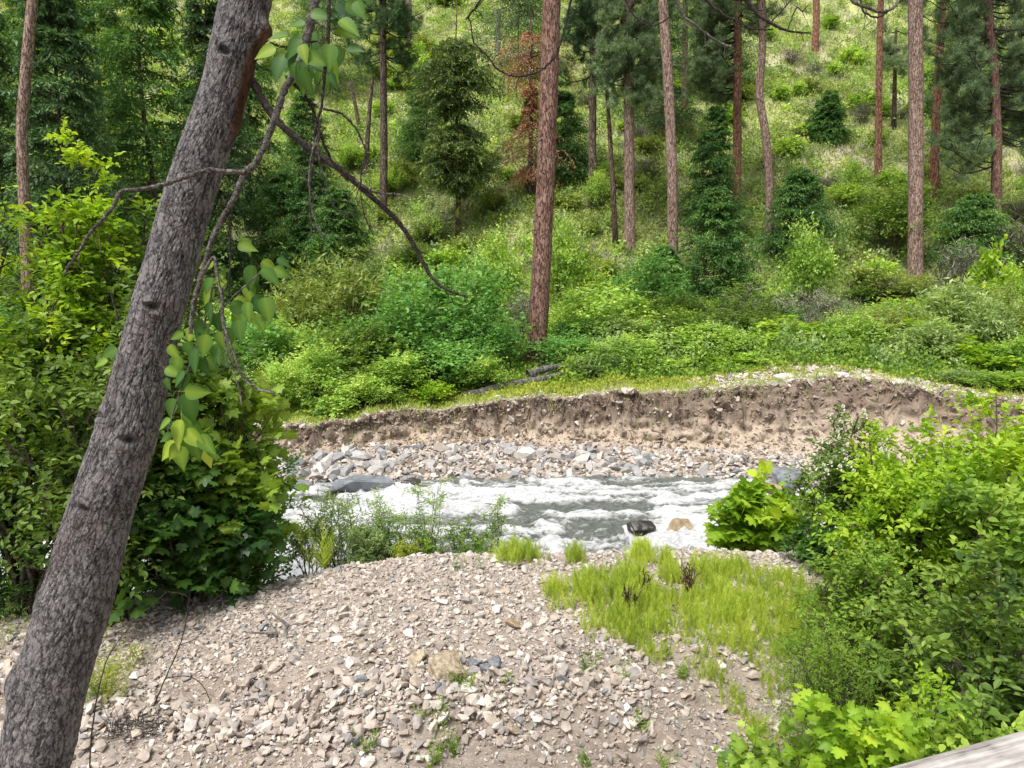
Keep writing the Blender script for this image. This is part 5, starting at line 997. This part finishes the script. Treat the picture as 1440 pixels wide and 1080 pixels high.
for (px, py, h, n, mt, lb) in [(660, 800, 46, 8, 'pale', 'pale grey green weed standing alone at the mound crest'), (150, 985, 85, 60, 'yellow', 'yellow green weed growing close right of the leaning trunk'), (128, 985, 75, 16, 'bright', 'darker green leaves at the foot of the yellow weed'), (182, 940, 50, 16, 'yellow', 'small pale weed behind the yellow weed'), (20, 900, 60, 16, 'olive', 'dry weed left of the leaning trunk'), (150, 895, 60, 14, 'yellow', 'thin weed seen just right of the trunk at mid gravel')]:
    o, q = tuft(lb, px, py, h, n, mt, None, .09, 'long'); o.location = [float(v) for v in q]
# dead twigs at lower left
def twigthing(label, paths, name='dead_twig', mat='twigd', w=2.4):
    px, py = paths[0][0]; q = ground(px, py); Y0 = q[1]; o = thing(name, label, 'twig', q)
    for k, pth in enumerate(paths):
        limb(pth, w*(1 if k == 0 else .7), w*.4, Y0+(0 if k == 0 else .02), Y0+.15, mat, 'stem' if k == 0 else 'side_twig', .6, o, sub=True)
twigthing('bare dark twig standing out of the gravel right of the leaning trunk', [[(213, 1000), (233, 953), (253, 907), (262, 870), (267, 837)], [(233, 953), (268, 952), (290, 972), (300, 1008)], [(253, 907), (275, 898), (290, 880)]])
twigthing('long thin arching twig close beside the leaning trunk', [[(125, 1082), (133, 1000), (148, 935), (162, 908), (195, 868), (235, 832)], [(235, 832), (262, 838), (278, 858)]])
q = ground(190, 1035); n = 90; mb = MB(); P0 = np.stack([rg.normal(0, .16, n), rg.normal(0, .10, n), np.abs(rg.normal(0, .03, n))+.01], 1); D = np.stack([rg.normal(0, 1, n), rg.normal(0, .6, n), np.abs(rg.normal(0, .35, n))], 1); s = np.linspace(0, 1, 5)[None, :, None]
PP = P0[:, None]+nrm(D)[:, None]*.24*s*rg.uniform(.4, 1.2, n)[:, None, None]+rg.normal(0, .006, (n, 5, 3)); V, F = tubes(PP, np.array([.003, .003, .0025, .002, .001])[None], 4); mb.add(V, F)
o = link('brush_pile', mb.mesh('brush_pile', MT['twigd'])); o.location = [float(v) for v in q]; tag(o, 'small heap of dead twigs on the gravel beside the leaning trunk', 'twigs')
for (px, py, lb) in [(885, 872, 'brown withered stalk standing among the horsetails'), (905, 850, 'second withered stalk, right of the first'), (966, 835, 'dark bent stem at the right of the withered stalks')]:
    q = ground(px, py); n = 26; t = np.linspace(0, 1, 8)[None, :, None]; mb = MB(); D = np.stack([rg.normal(0, .05, n), rg.normal(0, .05, n), rg.uniform(.12, .38, n)], 1); P = D[:, None]*t+rg.normal(0, .010, (n, 8, 3)); V, F = tubes(P, .005, 4); mb.add(V, F); p, D2, N2 = along(rg, P, 7, .3, 1., .8, 0, .8); leaves(mb, 'ovate', p, D2, N2, .03, rg.random(len(p)))
    o = link('withered_stalk', mb.mesh('withered_stalk', foliage('withered', [(0, (.05, .03, .02)), (1, (.20, .13, .09))], .1))); o.location = [float(v) for v in q]; tag(o, lb, 'dead plant')

# ================================================================== WOODEN RAIL
A = np.array([.69, 1.22, 4.085]); dr_ = nrm(np.array([.313, .11, 0.])); r0 = .055
def railmesh(p0, p1, r, seed):
    n = 160; s = np.linspace(0, 1, n)[:, None]; P = p0+(p1-p0)*s; V, F = tubes(P[None], r, 48); V = V.reshape(n, 48, 3); c = P[:, None]; a = np.arange(48)[None]; z = np.arange(n)[:, None]
    V = c+(V-c)*(1+.05*fbm(a*.3+0*z, z*.02+0*a, seed, 3)+.02*fbm(a*1.5+0*z, z*.05+0*a, seed+2, 3))[..., None]; mb = MB(); mb.add(V.reshape(-1, 3), F, smooth=True)
    for e, rev in ((0, 1), (n-1, 0)):
        ring = V[e]; cc = ring.mean(0); W = np.vstack([cc, ring]); f = np.array([[0, 1+i, 1+(i+1) % 48] for i in range(48)]); mb.add(W, f if rev else f[:, ::-1])
    return mb
m, nt, N, L = new_mat('grey_rail_wood')
tc = N.new('ShaderNodeTexCoord'); mp = N.new('ShaderNodeMapping'); mp.inputs['Rotation'].default_value = (0, 0, -math.atan2(.11, .313)); mp2 = N.new('ShaderNodeMapping'); mp2.inputs['Scale'].default_value = (6, 130, 130); L.new(tc.outputs['Object'], mp.inputs[0]); L.new(mp.outputs[0], mp2.inputs[0])
n1 = N.new('ShaderNodeTexNoise'); n1.inputs['Scale'].default_value = 1; n1.inputs['Detail'].default_value = 8; n1.inputs['Roughness'].default_value = .65; L.new(mp2.outputs[0], n1.inputs[0])
n2 = N.new('ShaderNodeTexNoise'); n2.inputs['Scale'].default_value = 14; n2.inputs['Detail'].default_value = 6; L.new(tc.outputs['Object'], n2.inputs[0])
f = M(N, L, 'MULTIPLY_ADD', n1.outputs['Fac'], .7, M(N, L, 'MULTIPLY', n2.outputs['Fac'], .35)); cr = ramp(N, [(.40, (.10, .085, .075)), (.47, (.34, .31, .29)), (.62, (.56, .53, .50))]); L.new(f, cr.inputs[0])
p = N.new('ShaderNodeBsdfPrincipled'); p.inputs['Roughness'].default_value = .9; L.new(cr.outputs[0], p.inputs['Base Color']); b = N.new('ShaderNodeBump'); b.inputs['Distance'].default_value = .004; L.new(f, b.inputs['Height']); L.new(b.outputs[0], p.inputs['Normal']); o = N.new('ShaderNodeOutputMaterial'); L.new(p.outputs[0], o.inputs[0])
RAIL = thing('wooden_railing', 'weathered grey round wooden rail crossing the bottom right corner', 'railing', (0, 0, 0))
link('top_rail', railmesh(A-dr_*2.4, A+dr_*3.2, r0, 2).mesh('top_rail', m), RAIL); lo = np.array([0, 0, -.5]); link('lower_rail', railmesh(A-dr_*2.4+lo, A+dr_*3.2+lo, .05, 3).mesh('lower_rail', m), RAIL)
for t in (-2.2, 2.9):
    q = A+dr_*t; g = float(H(q[0], q[1])); link('post', railmesh(np.array([q[0], q[1]-.11, g-.2]), np.array([q[0], q[1]-.11, 4.22]), .06, 4).mesh('post', m), RAIL)

# ================================================================== CAMERA AND LIGHT
cam = bpy.data.cameras.new('camera'); co = bpy.data.objects.new('camera', cam); COL.objects.link(co); scene.camera = co
cam.sensor_width = 36; cam.lens = 36*FOC/1440; cam.clip_start = .05; cam.clip_end = 2000
co.location = EYE; co.rotation_euler = (pi/2-PITCH, 0, 0)
EL, AZ = radians(60), radians(215)   # sun direction: azimuth clockwise from +y
w = bpy.data.worlds.new('World'); scene.world = w; w.use_nodes = True; nt = w.node_tree; nt.nodes.clear(); N, L = nt.nodes, nt.links
sky = N.new('ShaderNodeTexSky'); sky.sky_type = 'NISHITA'; sky.sun_disc = False; sky.sun_elevation = EL; sky.sun_rotation = AZ; sky.air_density = 1; sky.dust_density = 4.; sky.ozone_density = 1
hs = N.new('ShaderNodeHueSaturation'); hs.inputs['Saturation'].default_value = .30; L.new(sky.outputs[0], hs.inputs['Color'])
bg = N.new('ShaderNodeBackground'); bg.inputs['Strength'].default_value = .15; L.new(hs.outputs[0], bg.inputs['Color']); o = N.new('ShaderNodeOutputWorld'); L.new(bg.outputs[0], o.inputs[0])
sun = bpy.data.lights.new('sun', 'SUN'); sun.energy = 3.8; sun.angle = radians(24); sun.color = (1, .965, .91); so = bpy.data.objects.new('sun', sun); COL.objects.link(so)
from mathutils import Vector
dv = Vector((math.sin(AZ)*math.cos(EL), math.cos(AZ)*math.cos(EL), math.sin(EL))); so.rotation_euler = dv.to_track_quat('Z', 'Y').to_euler()
scene.view_settings.view_transform = 'Standard'; scene.view_settings.look = 'None'; scene.view_settings.exposure = 0
scene.cycles.max_bounces = 5; scene.cycles.diffuse_bounces = 3; scene.cycles.glossy_bounces = 2; scene.cycles.transmission_bounces = 3; scene.cycles.transparent_max_bounces = 4
scene.cycles.use_denoising = True
